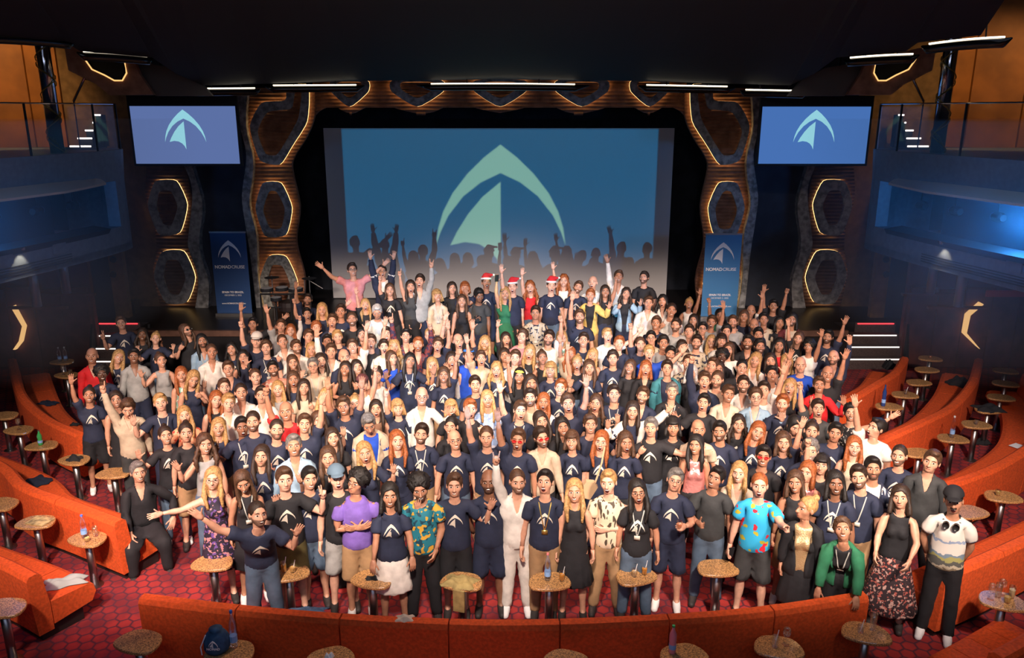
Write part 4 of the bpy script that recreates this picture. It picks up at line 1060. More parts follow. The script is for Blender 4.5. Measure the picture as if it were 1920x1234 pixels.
    for k, (px, py) in enumerate(((64, 540), (121, 520))):
        p = PT(px, py, 15.6 + k * 1.2); e = empty('tube_column', (fx(p.x), p.y, 2.0)); tag(e, f"{'outer' if k == 0 else 'inner'} steel tube under the {sd} balcony", 'column', 'steel tubes under the balconies')
        MB().tube([(0, 0, -.05), (0, 0, .9)], .09, 12).out('tube', mat('blue_steel', (.35, .42, .55), .35, .7), e, True)
        MB().box(-.6, .6, -.05, .05, -.1, -.05).out('sill', M_reddoor, e)
    # counter-height panels
    pw = empty('wainscot_' + sd, (0, 0, 0), kind='structure')
    for k in range(7):
        xa, xb = sorted((fx(-9.6 - .62 * k), fx(-10.2 - .62 * k))); MB().box(xa, xb, 17.62, 17.72, .02, 1.85 if k % 2 else 1.9).out('panel', M_reddoor, pw)
    # lit half hexagon on the wall
    p = [(20, 576), (41, 612), (35, 640), (24, 656), (29, 656), (41, 641), (47, 612), (26, 573)] if not side else [(1838, 567), (1812, 590), (1806, 625), (1832, 650), (1838, 655), (1813, 625), (1820, 592), (1845, 571)]
    P_ = X2(p, 17.5)
    tag(MB().prism(P_, 17.5, 17.58).out('wall_light', emis('wall_led', (1, .58, .22), .8)), f'curved amber light strip on the wall under the {sd} balcony', 'wall light')
    # stage stairs with lit nosings
    ss_ = empty('side_stairs_' + sd, (0, 0, 0), kind='structure')
    ys = (605, 628, 652, 676) if not side else (605, 627, 649, 672)
    for k in range(4):
        py = ys[k]; z = .97 - .235 * k; D_ = (CAMZ - z) / math.tan(PITCH + math.atan((py - 617) / FPX))
        if not side: xl, xr = (182 - 3 * k, 262 + 4 * k)
        else: xl, xr = (1604 - 8 * k, 1680 + 5 * k)
        xa, xb = PT(xl, py, D_).x, PT(xr, py, D_).x
        MB().box(xa, xb, D_, 18.085, 0, z).out('step', M_tread, ss_)
        MB().box(xa + .05, xb - .05, D_ - .02, D_, z - .036, z - .012).out('led_nosing', M_ledred if k == 0 else emis('nosing_led', (1, .93, .85), 1.6), ss_)
    D0 = 17.0
    for xx in (xa - .06, xb + .02):
        MB().add([(xx, D_ - .1, 0), (xx + .05, D_ - .1, 0), (xx + .05, 17.6, 0), (xx, 17.6, 0), (xx, D_ - .1, .15), (xx + .05, D_ - .1, .15), (xx + .05, 17.6, 1.05), (xx, 17.6, 1.05)],
                 [(0, 1, 5, 4), (1, 2, 6, 5), (2, 3, 7, 6), (3, 0, 4, 7), (4, 5, 6, 7)]).out('stringer', M_black, ss_)
struct('wall_light_box', MB().box(PT(1222 + 0, 545, 17).x + 0, PT(1222, 545, 17).x + .01, 21.5, 21.55, 0, .1), M_black)
o_ = MB().box(-.5, .5, 0, .05, 0, .12).out('red_sign', mat('red_sign_face', (.45, .06, .06), .5)); o_.location = PT(1900, 557, 14.5); tag(o_, 'dull red strip sign under the right balcony edge', 'sign')
o_ = MB().box(-.14, .14, -.14, .14, 0, .3).out('stage_speaker', M_black); o_.location = (PT(246, 575, 19.0).x, 19.0, .97); tag(o_, 'small black monitor speaker on the far left corner of the stage', 'speaker')

# ---------------------------------------------------------------- ceiling canopy with its light bars
edge = [(0, 66, 11.4), (125, 80, 12.4), (150, 96, 12.9), (285, 108, 13.8), (330, 138, 14.6), (380, 160, 15.6), (500, 157, 16.6), (660, 152, 17.1), (938, 149, 17.4)]
EL = [PT(*e_) for e_ in edge]; ER = [Vector((mir(p.x), p.y, p.z)) for p in EL[:-1]][::-1]
EE = EL + ER; n = len(EE)
top = [Vector((p.x * .55, p.y * .35 + .5, 7.9 + .3 * (i % 2) * 0)) for i, p in enumerate(EE)]
b = MB().add([tuple(p) for p in EE] + [tuple(p) for p in top] + [(p.x, p.y + .25, p.z + .22) for p in EE], [(i, i + 1, n + i + 1, n + i) for i in range(n - 1)] + [(i, i + 1, 2 * n + i + 1, 2 * n + i) for i in range(n - 1)])
struct('ceiling_canopy', b, M_black)
b = MB().add([(p.x, p.y + .25, p.z + .22) for p in EE] + [(p.x * 1.1, p.y + 3.0, 7.7) for p in EE], [(i, i + 1, n + i + 1, n + i) for i in range(n - 1)])
struct('ceiling_cove', b, M_soffit)
def light_bar(px0, py0, px1, py1, D0, D1, lbl, sag=3):
    pts = []
    for i in range(9):
        t = i / 8; pts.append(PT(px0 + (px1 - px0) * t, py0 + (py1 - py0) * t + sag * (1 - (2 * t - 1) ** 2) * -1, D0 + (D1 - D0) * t))
    e = empty('light_bar', tuple(pts[4])); tag(e, lbl, 'light bar', 'curved light bars under the canopy')
    q = [p - pts[4] for p in pts]
    MB().tube(q, [.012] * 9, 6).out('led_tube', M_led, e)
    MB().tube([q[0] + (q[0] - q[1]) * .8 + Vector((0, 0, -.02))] + [p + Vector((0, .02, -.075)) for p in q] + [q[-1] + (q[-1] - q[-2]) * .8 + Vector((0, 0, -.02))], [.01] + [.065] * 9 + [.01], 8).out('housing', mat('smoked_chrome', (.06, .055, .05), .18, .9), e, True)
    for i in (2, 6): MB().tube([q[i], q[i] + Vector((0, .05, .35))], .012, 5).out('hanger', M_black, e)
light_bar(808, 157, 1078, 158, 17.25, 17.25, 'long central light bar over the stage', 1)
light_bar(512, 160, 668, 159, 16.7, 17.0, 'light bar above the left stage column', 0)
light_bar(1212, 159, 1364, 162, 17.0, 16.7, 'light bar above the right stage column', 0)
light_bar(370, 166, 478, 165, 15.8, 16.3, 'short light bar left of the left stage column', 0)
light_bar(1398, 168, 1506, 170, 16.3, 15.8, 'short light bar right of the right stage column', 0)
light_bar(156, 96, 276, 105, 13.0, 13.8, 'light bar over the left gallery stairs', 1)
light_bar(1594, 108, 1712, 101, 13.8, 13.0, 'light bar over the right gallery stairs', 1)
light_bar(-40, 60, 126, 73, 11.2, 12.4, 'outermost light bar at the upper left edge', 2)
light_bar(1742, 82, 1884, 69, 12.4, 11.4, 'outermost light bar at the upper right edge', 2)
# soffits beside the outer bars: a wooden one with a dark opening and amber rim, a taupe one next to it
for side in (0, 1):
    fxp = (lambda P: P) if not side else (lambda P: [(1876 - x, y) for x, y in P][::-1])
    sd = 'right' if side else 'left'
    hole = spline([(158, 108), (200, 112), (232, 114), (236, 136), (229, 150), (214, 150), (196, 140), (172, 130)], 2, True)
    P = [(120, 84), (200, 100), (252, 116), (262, 140), (288, 178), (205, 178), (180, 158), (128, 132)]
    e = empty('wooden_soffit', (0, 0, 0)); tag(e, f'wooden soffit with a dark opening above the {sd} gallery', 'soffit')
    MB().prism(X2(fxp(P), 15.2), 15.2, 15.3, [X2(fxp(hole), 15.2)]).out('wooden_face', M_slat, e)
    MB().prism(X2(fxp([(130, 95), (250, 112), (262, 160), (160, 150)]), 15.4), 15.4, 15.45).out('dark_back', M_black, e)
    rim = X2(fxp([(158, 110), (172, 130), (196, 141), (214, 151), (229, 151), (237, 137), (233, 115)]), 15.18)
    MB().tube([(x, 15.19, z) for x, z in rim], .014, 5).out('amber_rim', emis('soft_amber', (1, .58, .2), 1.2), e)
    hx = X2(fxp([(200, 100)]), 15.2)[0]
    MB().box(hx[0] - .02, hx[0] + .02, 15.22, 15.28, hx[1], 8.65).out('hanger', M_black, e)
    P = [(250, 114), (330, 128), (372, 150), (398, 180), (292, 180), (262, 142)]
    e = empty('taupe_soffit', (0, 0, 0)); tag(e, f'plain taupe soffit beside the wooden one, {sd}', 'soffit')
    MB().prism(X2(fxp(P), 15.6), 15.6, 15.7).out('taupe_face', M_soffit, e)
    hx = X2(fxp([(300, 124)]), 15.6)[0]
    MB().box(hx[0] - .02, hx[0] + .02, 15.62, 15.68, hx[1], 8.65).out('hanger', M_black, e)
# ---------------------------------------------------------------- drum kit at the left of the stage
dk = empty('electronic_drum_kit', (PT(535, 590, 18.3).x, 18.3, .97), label='black electronic drum kit with two cymbals at the stage\'s left', cat='drum kit')
fr_ = MB()
for dx, h in ((-.55, .62), (-.2, .62), (.15, .62), (.5, .62)): fr_.tube([(dx, 0, 0), (dx, 0, h)], .022, 6)
fr_.tube([(-.55, 0, .62), (.5, 0, .62)], .022, 6); fr_.tube([(-.55, 0, .3), (.5, 0, .3)], .018, 6); fr_.out('rack', M_black, dk)
for dx, dz, r in ((-.35, .72, .15), (0, .74, .15), (.32, .72, .17), (-.15, .5, .13)):
    MB().lathe([(r, 0), (r, .06), (r * .95, .075)], (dx, -.12, dz), 14).out('drum_pad', M_black, dk); MB().lathe([(r * .9, .076), (r * .9, .08)], (dx, -.12, dz), 14).out('drum_head', mat('mesh_head', (.35, .35, .36), .5), dk)
MB().lathe([(.24, 0), (.25, .1), (.24, .2)], (.05, .2, .2), 16).out('bass_drum', M_base, dk)
for dx, z in ((-.25, 1.02), (.62, 1.0)):
    MB().lathe([(.02, .03), (.17, .0), (.168, -.008)], (dx, 0, z), 16).out('cymbal', M_black, dk); MB().tube([(dx, 0, 0), (dx, 0, z + .05)], .012, 6).out('cymbal_stand', M_steel, dk)
ms = empty('microphone_stand', (PT(575, 590, 18.4).x, 18.4, .97), label='thin steel microphone stand with boom beside the drum kit', cat='stand')
MB().tube([(0, 0, 0), (0, 0, 1.0)], .012, 6).out('pole', M_steel, ms); MB().tube([(0, 0, 1.0), (.45, -.1, .75)], .01, 6).out('boom', M_steel, ms)

# ---------------------------------------------------------------- curved sofas
def sofa(name_label, tops, group='curved orange sofas', mods=None, ztop=.84, seat_side=None, seat_depth=.62):
    P = [PZ(px, py, ztop) for px, py in tops]; C_ = spline([(p.x, p.y) for p in P], 8)
    # even spacing
    L = [0]
    for i in range(1, len(C_)): L.append(L[-1] + math.dist(C_[i], C_[i - 1]))
    tot = L[-1]; nm = mods or max(1, round(tot / 1.15)); per = 5
    def atl(s):
        s = max(0, min(tot, s))
        for i in range(1, len(L)):
            if L[i] >= s: t = (s - L[i - 1]) / (L[i] - L[i - 1] + 1e-9); return (C_[i - 1][0] + (C_[i][0] - C_[i - 1][0]) * t, C_[i - 1][1] + (C_[i][1] - C_[i - 1][1]) * t)
        return C_[-1]
    def nrm(s):
        a, c = atl(s - .05), atl(s + .05); d = Vector((c[0] - a[0], c[1] - a[1])).normalized(); nn = Vector((-d.y, d.x))
        m_ = Vector(atl(s)); 
        if nn.dot(Vector((XC, 18.0)) - m_) < 0: nn = -nn
        return nn
    e = empty('curved_sofa', (0, 0, 0)); tag(e, name_label, 'sofa', group)
    def sweep(prof, s0, s1, nm_, m_):
        v = []; f = []; K = per; q = len(prof)
        for i in range(K + 1):
            s = s0 + (s1 - s0) * i / K; c = atl(s); nn = nrm(s)
            for (o, z) in prof: v.append((c[0] + nn.x * o, c[1] + nn.y * o, z))
        for i in range(K):
            for j in range(q): f.append((i * q + j, i * q + (j + 1) % q, (i + 1) * q + (j + 1) % q, (i + 1) * q + j))
        f += [tuple(range(q)), tuple(K * q + j for j in reversed(range(q)))]
        o = MB().add(v, f).out(nm_, m_, e, False); return o
    back = [(-.05, .10), (-.075, .45), (-.085, ztop - .05), (-.06, ztop), (.03, ztop + .005), (.075, ztop - .03), (.12, .42), (.12, .10)]
    seat = [(.13, .16), (seat_depth - .04, .20), (seat_depth + .02, .30), (seat_depth, .40), (seat_depth - .06, .43), (.13, .445)]
    base = [(.0, 0), (seat_depth - .14, 0), (seat_depth - .14, .155), (.0, .155)]
    g_ = .008
    for k in range(nm):
        s0, s1 = tot * k / nm, tot * (k + 1) / nm
        sweep(back, s0 + g_, s1 - g_, 'back_panel', M_sofa)
    ns = nm * 2
    for k in range(ns):
        s0, s1 = tot * k / ns, tot * (k + 1) / ns; sweep(seat, s0 + .006, s1 - .006, 'seat_cushion', M_sofa)
    sweep(base, .05, tot - .05, 'plinth', M_base)
    return e, atl, nrm, tot
SOF = {}
SOF['F'] = sofa('long front sofa seen from behind, spanning the picture\'s bottom', [(266, 1116), (470, 1140), (700, 1158), (950, 1166), (1200, 1158), (1420, 1142), (1622, 1112)], mods=7)
SOF['L1'] = sofa('sofa at bottom left with a grey garment on its end', [(-260, 950), (-120, 1004), (0, 1048), (64, 1080)], mods=3)
SOF['L2'] = sofa('sofa at left whose end the seated man leans on', [(-120, 820), (0, 868), (44, 908), (135, 942), (226, 976)], mods=4)
SOF['L3'] = sofa('farthest sofa on the left with dark things on its seats', [(22, 672), (32, 715), (48, 748), (92, 785), (152, 812)], mods=4)
SOF['R1'] = sofa('sofa at lower right behind the man with headphones', [(1762, 1072), (1817, 1054), (1920, 1008), (2040, 950)], mods=3)
SOF['R2'] = sofa('long sofa at the right edge with a white paper on it', [(1700, 925), (1784, 903), (1882, 864), (1960, 805), (1962, 745), (1925, 700)], mods=5)
SOF['R3'] = sofa('tall curved sofa at right with a black jacket near its end', [(1640, 828), (1734, 786), (1787, 757), (1824, 713), (1836, 672)], mods=4)
SOF['R4'] = sofa('short sofa by the right stage steps holding a black bag', [(1590, 750), (1642, 718), (1678, 696), (1696, 669)], mods=3)
SOF['R6'] = sofa('sofa corner cut by the bottom right of the picture', [(1868, 1228), (1925, 1196), (2000, 1150)], mods=2)

# ---------------------------------------------------------------- small tables
def table_proto():
    e = empty('side_table', (0, 0, 0))
    P = spline([(-.21, -.12), (0, -.17), (.21, -.12), (.23, .02), (.15, .15), (0, .18), (-.15, .15), (-.23, .02)], 3, True); n = len(P)
    v = [(x * .93, y * .93, .622) for x, y in P] + [(x, y, .635) for x, y in P] + [(x, y, .655) for x, y in P] + [(x * .97, y * .97, .662) for x, y in P]
    f = [tuple(reversed(range(n))), tuple(3 * n + i for i in range(n))] + [(k * n + i, k * n + (i + 1) % n, (k + 1) * n + (i + 1) % n, (k + 1) * n + i) for k in range(3) for i in range(n)]
    MB().add(v, f).out('table_top', M_table, e)
    MB().tube([(0, 0, .01), (0, 0, .62)], .047, 14).out('pedestal', M_steel, e, True)
    MB().lathe([(.10, 0), (.10, .012), (.05, .02)], n=14).out('foot_plate', M_steel, e)
    return e
TP = table_proto(); TAB = {}
TABS = [('a', 8, 779, 'table at left edge below the far sofa'), ('b', 36, 806, 'table with a wine glass behind the far left sofa'), ('c', 79, 835, 'table with a green bottle, left'),
 ('d', 140, 862, 'table with a black bag on top, left'), ('e', 213, 887, 'empty table left of the seated man'), ('f', 117, 678, 'table with bottles by the left wall'), ('g', 125, 703, 'table with glasses just behind the raised hand'),
 ('h', 68, 979, 'table with a magazine behind the left sofa'), ('i', 165, 1010, 'table with a water bottle and glasses, left'), ('j', 6, 1140, 'table cut by the left edge near the bottom'), ('k', 260, 1203, 'empty table at bottom left by the sofa end'),
 ('l', 2, 945, 'table half cut by the left edge'), ('m', 399, 1055, 'empty table before the two women in black skirts'), ('n', 541, 1074, 'table with two orange drinks before the front row'), ('o', 698, 1086, 'table with sunglasses before the purple shirt'),
 ('p', 866, 1090, 'table with an olive jacket thrown over it'), ('q', 1030, 1090, 'table with a bottle and a cocktail, front centre'), ('r', 1192, 1080, 'table with two drinks before the leaf-print shirt'), ('s', 1345, 1065, 'empty table in front of the jeans legs'),
 ('t', 432, 1222, 'table with a blue bag and tall bottle, bottom'), ('u', 617, 1236, 'table with a crumpled napkin at the bottom edge'), ('v', 1064, 1242, 'table just showing at the bottom centre'), ('w', 1281, 1230, 'table with a pink bottle at the bottom edge'),
 ('x', 1460, 1214, 'table with two glasses at bottom right'), ('y', 1624, 1187, 'table with tall glass past the front sofa end'), ('z', 1880, 1127, 'table crowded with glasses, lower right'), ('A', 1880, 931, 'table with a glass by the black bag, right'),
 ('B', 1818, 960, 'table half hidden behind the capped man'), ('C', 1744, 672, 'farthest table at right with a candle'), ('D', 1737, 693, 'table just before the candle table'), ('E', 1722, 717, 'bare table behind the short right sofa'),
 ('F', 1696, 740, 'table with one glass behind the short sofa'), ('G', 1666, 762, 'table with a dark bottle by the raised hands'), ('H', 1885, 695, 'farthest table of the outer right row'), ('I', 1885, 719, 'second table of the outer right row'),
 ('J', 1876, 745, 'third table of the outer right row'), ('K', 1853, 768, 'table with a black jacket on it, right'), ('L', 1830, 796, 'table with a small tumbler, right row'), ('M', 1786, 822, 'table with a tall clear bottle, right'), ('N', 1723, 849, 'table behind the dark-haired grey-shirted man')]
for i, (k, px, py, lb) in enumerate(TABS):
    p = PZ(px, py, .655); p.z = 0
    if i == 0: e = TP
    else:
        e = TP.copy(); COL.objects.link(e)
        for c in TP.children: inst(c, e)
    e.location = p; e.rotation_euler = (0, 0, random.uniform(-.4, .4)); tag(e, lb, 'table', 'speckled bronze side tables'); TAB[k] = p

# ---------------------------------------------------------------- bottles, glasses and what lies about
M_gl = sheer('clear_glass', (.985, .99, 1), .16, (1, 1, 1))
M_pet = sheer('bottle_plastic', (.95, .975, 1), .22, (.95, .97, 1))
M_water = mat('bottle_label', (.25, .45, .8), .5)
def bottle(t, dx, dy, lbl, capc=(.1, .2, .8), body=M_pet, h=1.0, green=None):
    p = TAB[t] + Vector((dx, dy, .663)); e = empty('bottle', tuple(p)); tag(e, lbl, 'bottle')
    MB().lathe([(.034, 0), (.036, .02), (.036, .1 * h), (.032, .12 * h), (.036, .14 * h), (.035, .2 * h), (.014, .26 * h), (.013, .285 * h)], n=12).out('bottle_body', green or body, e, True)
    MB().lathe([(.015, .285 * h), (.015, .305 * h)], n=10).out('cap', mat('cap' + str(capc), capc, .5), e)
    MB().lathe([(.0368, .05 * h), (.0368, .10 * h)], n=12).out('label', M_water, e)
def tumbler(t, dx, dy, lbl, drink=None, tall=1.0, straw=False):
    p = TAB[t] + Vector((dx, dy, .663)); e = empty('drinking_glass', tuple(p)); tag(e, lbl, 'glass')
    h = .10 * tall
    MB().lathe([(.028, 0), (.036, h), (.034, h), (.026, .008)], n=12).out('glass_body', M_gl, e, True)
    if drink: MB().lathe([(.025, .01), (.031, h * .7)], n=10).out('drink', mat('drink' + str(drink), drink, .2), e)
    if straw: MB().tube([(0, 0, .01), (.03, .01, h + .06)], .004, 5).out('straw', M_bwhite, e)
def stem(t, dx, dy, lbl):
    p = TAB[t] + Vector((dx, dy, .663)); e = empty('wine_glass', tuple(p)); tag(e, lbl, 'glass')
    MB().lathe([(.035, 0), (.034, .004), (.004, .008), (.004, .08), (.03, .1), (.042, .135), (.036, .18), (.034, .18), (.039, .135), (.0, .09)], n=12).out('glass_body', M_gl, e, True)
OR = (.8, .32, .03)
stem('b', 0, 0, 'wine glass on the table behind the far left sofa'); bottle('c', -.02, 0, 'small green bottle on a left table', (.1, .1, .1), h=.8, green=mat('green_glass', (.05, .35, .1), .1))
bottle('f', -.05, 0, 'clear bottle on the table by the left wall', (.6, .6, .6)); bottle('f', .06, .03, 'second clear bottle on the left wall table', (.6, .6, .6))
stem('g', -.06, 0, 'stem glass on the table beneath the raised hand'); tumbler('g', .08, 0, 'tumbler on the table beneath the raised hand')
bottle('i', -.05, .02, 'blue-capped water bottle on the left table'); tumbler('i', .07, .05, 'tall empty tumbler beside the blue-capped bottle', tall=1.3); tumbler('i', .03, -.07, 'low glass of yellow drink by the bottle', (.8, .6, .2), .6)
tumbler('n', -.05, 0, 'tall orange drink with straw on the front table', OR, 1.3, True); tumbler('n', .05, .0, 'short round orange drink on the front table', (.85, .5, .15), .9, True)
bottle('q', -.02, .02, 'water bottle with pink cap, front centre table', (.8, .25, .25), h=1.1); tumbler('q', .14, 0, 'amber cocktail with straw beside the water bottle', OR, 1.1, True)
tumbler('r', -.02, -.02, 'nearly empty glass on the table before leaf print', (.6, .4, .2), .9, True); tumbler('r', .10, .02, 'full amber drink on the table before leaf print', OR, 1.1, True)
bottle('t', .02, .06, 'tall clear water bottle beside the blue bag', (.02, .12, .5), h=1.35); bottle('w', -.10, .04, 'pink bottle with green cap at bottom edge', (.05, .5, .15), h=1.0, green=mat('pink_drink', (.8, .25, .3), .3))
tumbler('x', -.04, 0, 'tilted tumbler on the bottom right table', tall=1.2, straw=True); stem('x', .08, .03, 'balloon glass on the bottom right table'); tumbler('y', -.06, 0, 'short glass with straw past the sofa end', tall=.8, straw=True); tumbler('y', .08, .04, 'tall slim glass past the sofa end', tall=1.9)
stem('z', -.12, .02, 'stem glass at left of the crowded table'); tumbler('z', -.02, .06, 'tall clear glass on the crowded table', tall=1.7); tumbler('z', .02, -.04, 'half-full beer glass on the crowded table', (.7, .45, .1), 1.0); tumbler('z', .12, .05, 'wide beer mug on the crowded table', (.75, .6, .35), 1.4); stem('z', .04, .1, 'rear stem glass on the crowded table')
tumbler('A', -.06, .02, 'small glass on the table by the black bag', (.7, .5, .15), .8); tumbler('L', 0, 0, 'small tumbler on the outer right table', tall=.7); bottle('M', 0, .03, 'tall clear bottle on a right-hand table', (.7, .7, .7), h=1.2); tumbler('F', .02, 0, 'glass with straw behind the short sofa', tall=.8, straw=True)
bottle('G', -.1, 0, 'dark blue bottle by the raised hands at right', (.03, .05, .15), h=1.3, green=mat('dark_blue_glass', (.02, .05, .2), .2)); tumbler('C', 0, 0, 'small candle glowing on the farthest right table', (.9, .3, .1), .6)
def crumple(name, loc, sx, sy, sz, m, lbl, cat, seed=0, rz=0, n=14):
    r = np.random.RandomState(seed); v = []; f = []
    ph = r.rand(6) * 6
    for i in range(n):
        for j in range(n):
            u, w = i / (n - 1) * 2 - 1, j / (n - 1) * 2 - 1
            k = 1 - .25 * abs(math.sin(3 * math.atan2(w, u) + ph[0])); rr = max(abs(u), abs(w))
            z = (1 - rr ** 3) * (.35 + .4 * (math.sin(5 * u + ph[1] + 2 * w) * .5 + .5)) + .18 * math.sin(9 * w + ph[2]) * (1 - rr)
            v.append((u * k * sx, w * k * sy, max(0, z) * sz))
    for i in range(n - 1):
        for j in range(n - 1): f.append((i * n + j, (i + 1) * n + j, (i + 1) * n + j + 1, i * n + j + 1))
    v += [(x, y, -.004) for x, y, z in v]; q = n * n
    f += [tuple(reversed([a + q for a in t])) for t in f]
    o = mk(name, v, f, m, smooth=True); o.location = loc; o.rotation_euler = (0, 0, rz); tag(o, lbl, cat); return o
def on(px, py, z): return PZ(px, py, z)
M_bcl = mat('black_cloth', (.012, .012, .014), .9); M_gcl = mat('grey_green_cloth', (.36, .40, .38), .9); M_olive = mat('olive_cloth', (.34, .26, .10), .85, noise=.3, nscale=12); M_navyc = mat('navy_cloth', (.012, .018, .04), .9)
crumple('grey_garment', on(122, 1092, .45), .25, .13, .10, M_gcl, 'crumpled grey garment on the bottom left sofa end', 'garment', 1, .5)
crumple('dark_garment', on(70, 903, .45), .22, .18, .06, M_navyc, 'dark garment lying on the left sofa seat', 'garment', 2, -.5)
crumple('dark_scarf', on(90, 756, .45), .22, .12, .05, M_navyc, 'dark and pale scarf on the farthest left sofa', 'garment', 3, -.4)
crumple('dark_pouch', on(140, 796, .45), .09, .06, .05, M_bcl, 'small dark pouch at the far left sofa end', 'bag', 4)
crumple('olive_jacket', TAB['p'] + Vector((-.02, -.04, .664)), .20, .15, .10, M_olive, 'olive jacket draped over a front table', 'jacket', 5, -.3)
MB().box(-.07, .06, -.19, -.165, .42, .68).out('jacket_sleeve', M_olive, bpy.data.objects['olive_jacket']).location = (.06, .0, -.66)
crumple('black_bag', TAB['d'] + Vector((0, 0, .664)), .13, .10, .09, M_bcl, 'small black bag on a left table', 'bag', 6)
crumple('black_jacket', on(1797, 718, .45), .28, .22, .16, M_bcl, 'black jacket heaped on the tall right sofa', 'jacket', 7, .6)
crumple('black_jacket', TAB['K'] + Vector((0, 0, .664)), .24, .20, .12, M_bcl, 'black jacket thrown over a right-hand table', 'jacket', 8)
crumple('black_backpack', on(1668, 690, .45), .16, .14, .24, M_bcl, 'black bag with straps on the short right sofa', 'bag', 9)
crumple('black_backpack', on(1900, 905, .02), .35, .30, .35, M_bcl, 'large black bag on the floor at the right edge', 'bag', 10)
crumple('blue_jeans_jacket', on(575, 1146, .45), .24, .08, .05, mat('denim', (.09, .16, .28), .85, noise=.4, nscale=20), 'folded denim on the seat of the front sofa', 'garment', 11)
crumple('white_napkin', TAB['u'] + Vector((0, 0, .664)), .05, .04, .09, M_bwhite, 'crumpled white napkin on a bottom-edge table', 'napkin', 12)
crumple('white_cloth', on(759, 1160, .84), .10, .07, .05, mat('cream_cloth', (.6, .52, .42), .9), 'cream cloth draped over the front sofa back', 'garment', 13)
crumple('dark_sunglasses_case', TAB['o'] + Vector((0, 0, .664)), .09, .05, .04, M_bcl, 'dark glasses and phone on the table before purple shirt', 'sunglasses', 14)
crumple('dark_shoes', on(1840, 830, .02), .16, .10, .12, M_bcl, 'pair of dark shoes under a right-hand table', 'shoes', 15)
crumple('dark_rucksack', on(640, 1120 - 30, .02), .18, .15, .25, M_bcl, 'dark rucksack on the floor behind the front tables', 'bag', 16)
bg = empty('blue_cloth_bag', tuple(TAB['t'] + Vector((-.13, .02, .664))), label='blue drawstring bag with white emblem on a bottom table', cat='bag')
M_bag = mat('blue_bag', (.03, .085, .18), .85, noise=.3, nscale=20)
MB().lathe([(.10, 0), (.125, .04), (.12, .14), (.09, .19), (.05, .215), (.065, .24)], n=14).out('bag_body', M_bag, bg, True)
logo_mesh('printed_emblem', .01, .115, .045, -.119, M_bwhite, bg); t_ = text('printed_text', 'NOMAD', .034, (.01, -.126, .085), M_bwhite, bg, .001)
MB().tube([(-.08, -.05, .2), (-.12, -.1, .1), (-.11, -.11, .02)], .006, 5).out('cord', M_bwhite, bg)
mg = MB().box(-.14, .14, -.1, .1, 0, .012).out('magazine', mat('magazine_cover', (.55, .42, .2), .5, noise=.6, nscale=14)); mg.location = TAB['h'] + Vector((.05, 0, .664)); mg.rotation_euler = (0, 0, -.25); tag(mg, 'yellowish magazine lying on a left table', 'magazine')
pp = MB().box(-.1, .1, -.07, .07, 0, .004).out('paper_sheet', M_bwhite); pp.location = on(1906, 836, .46); pp.rotation_euler = (0, 0, .5); tag(pp, 'white paper on the long right sofa seat', 'paper')
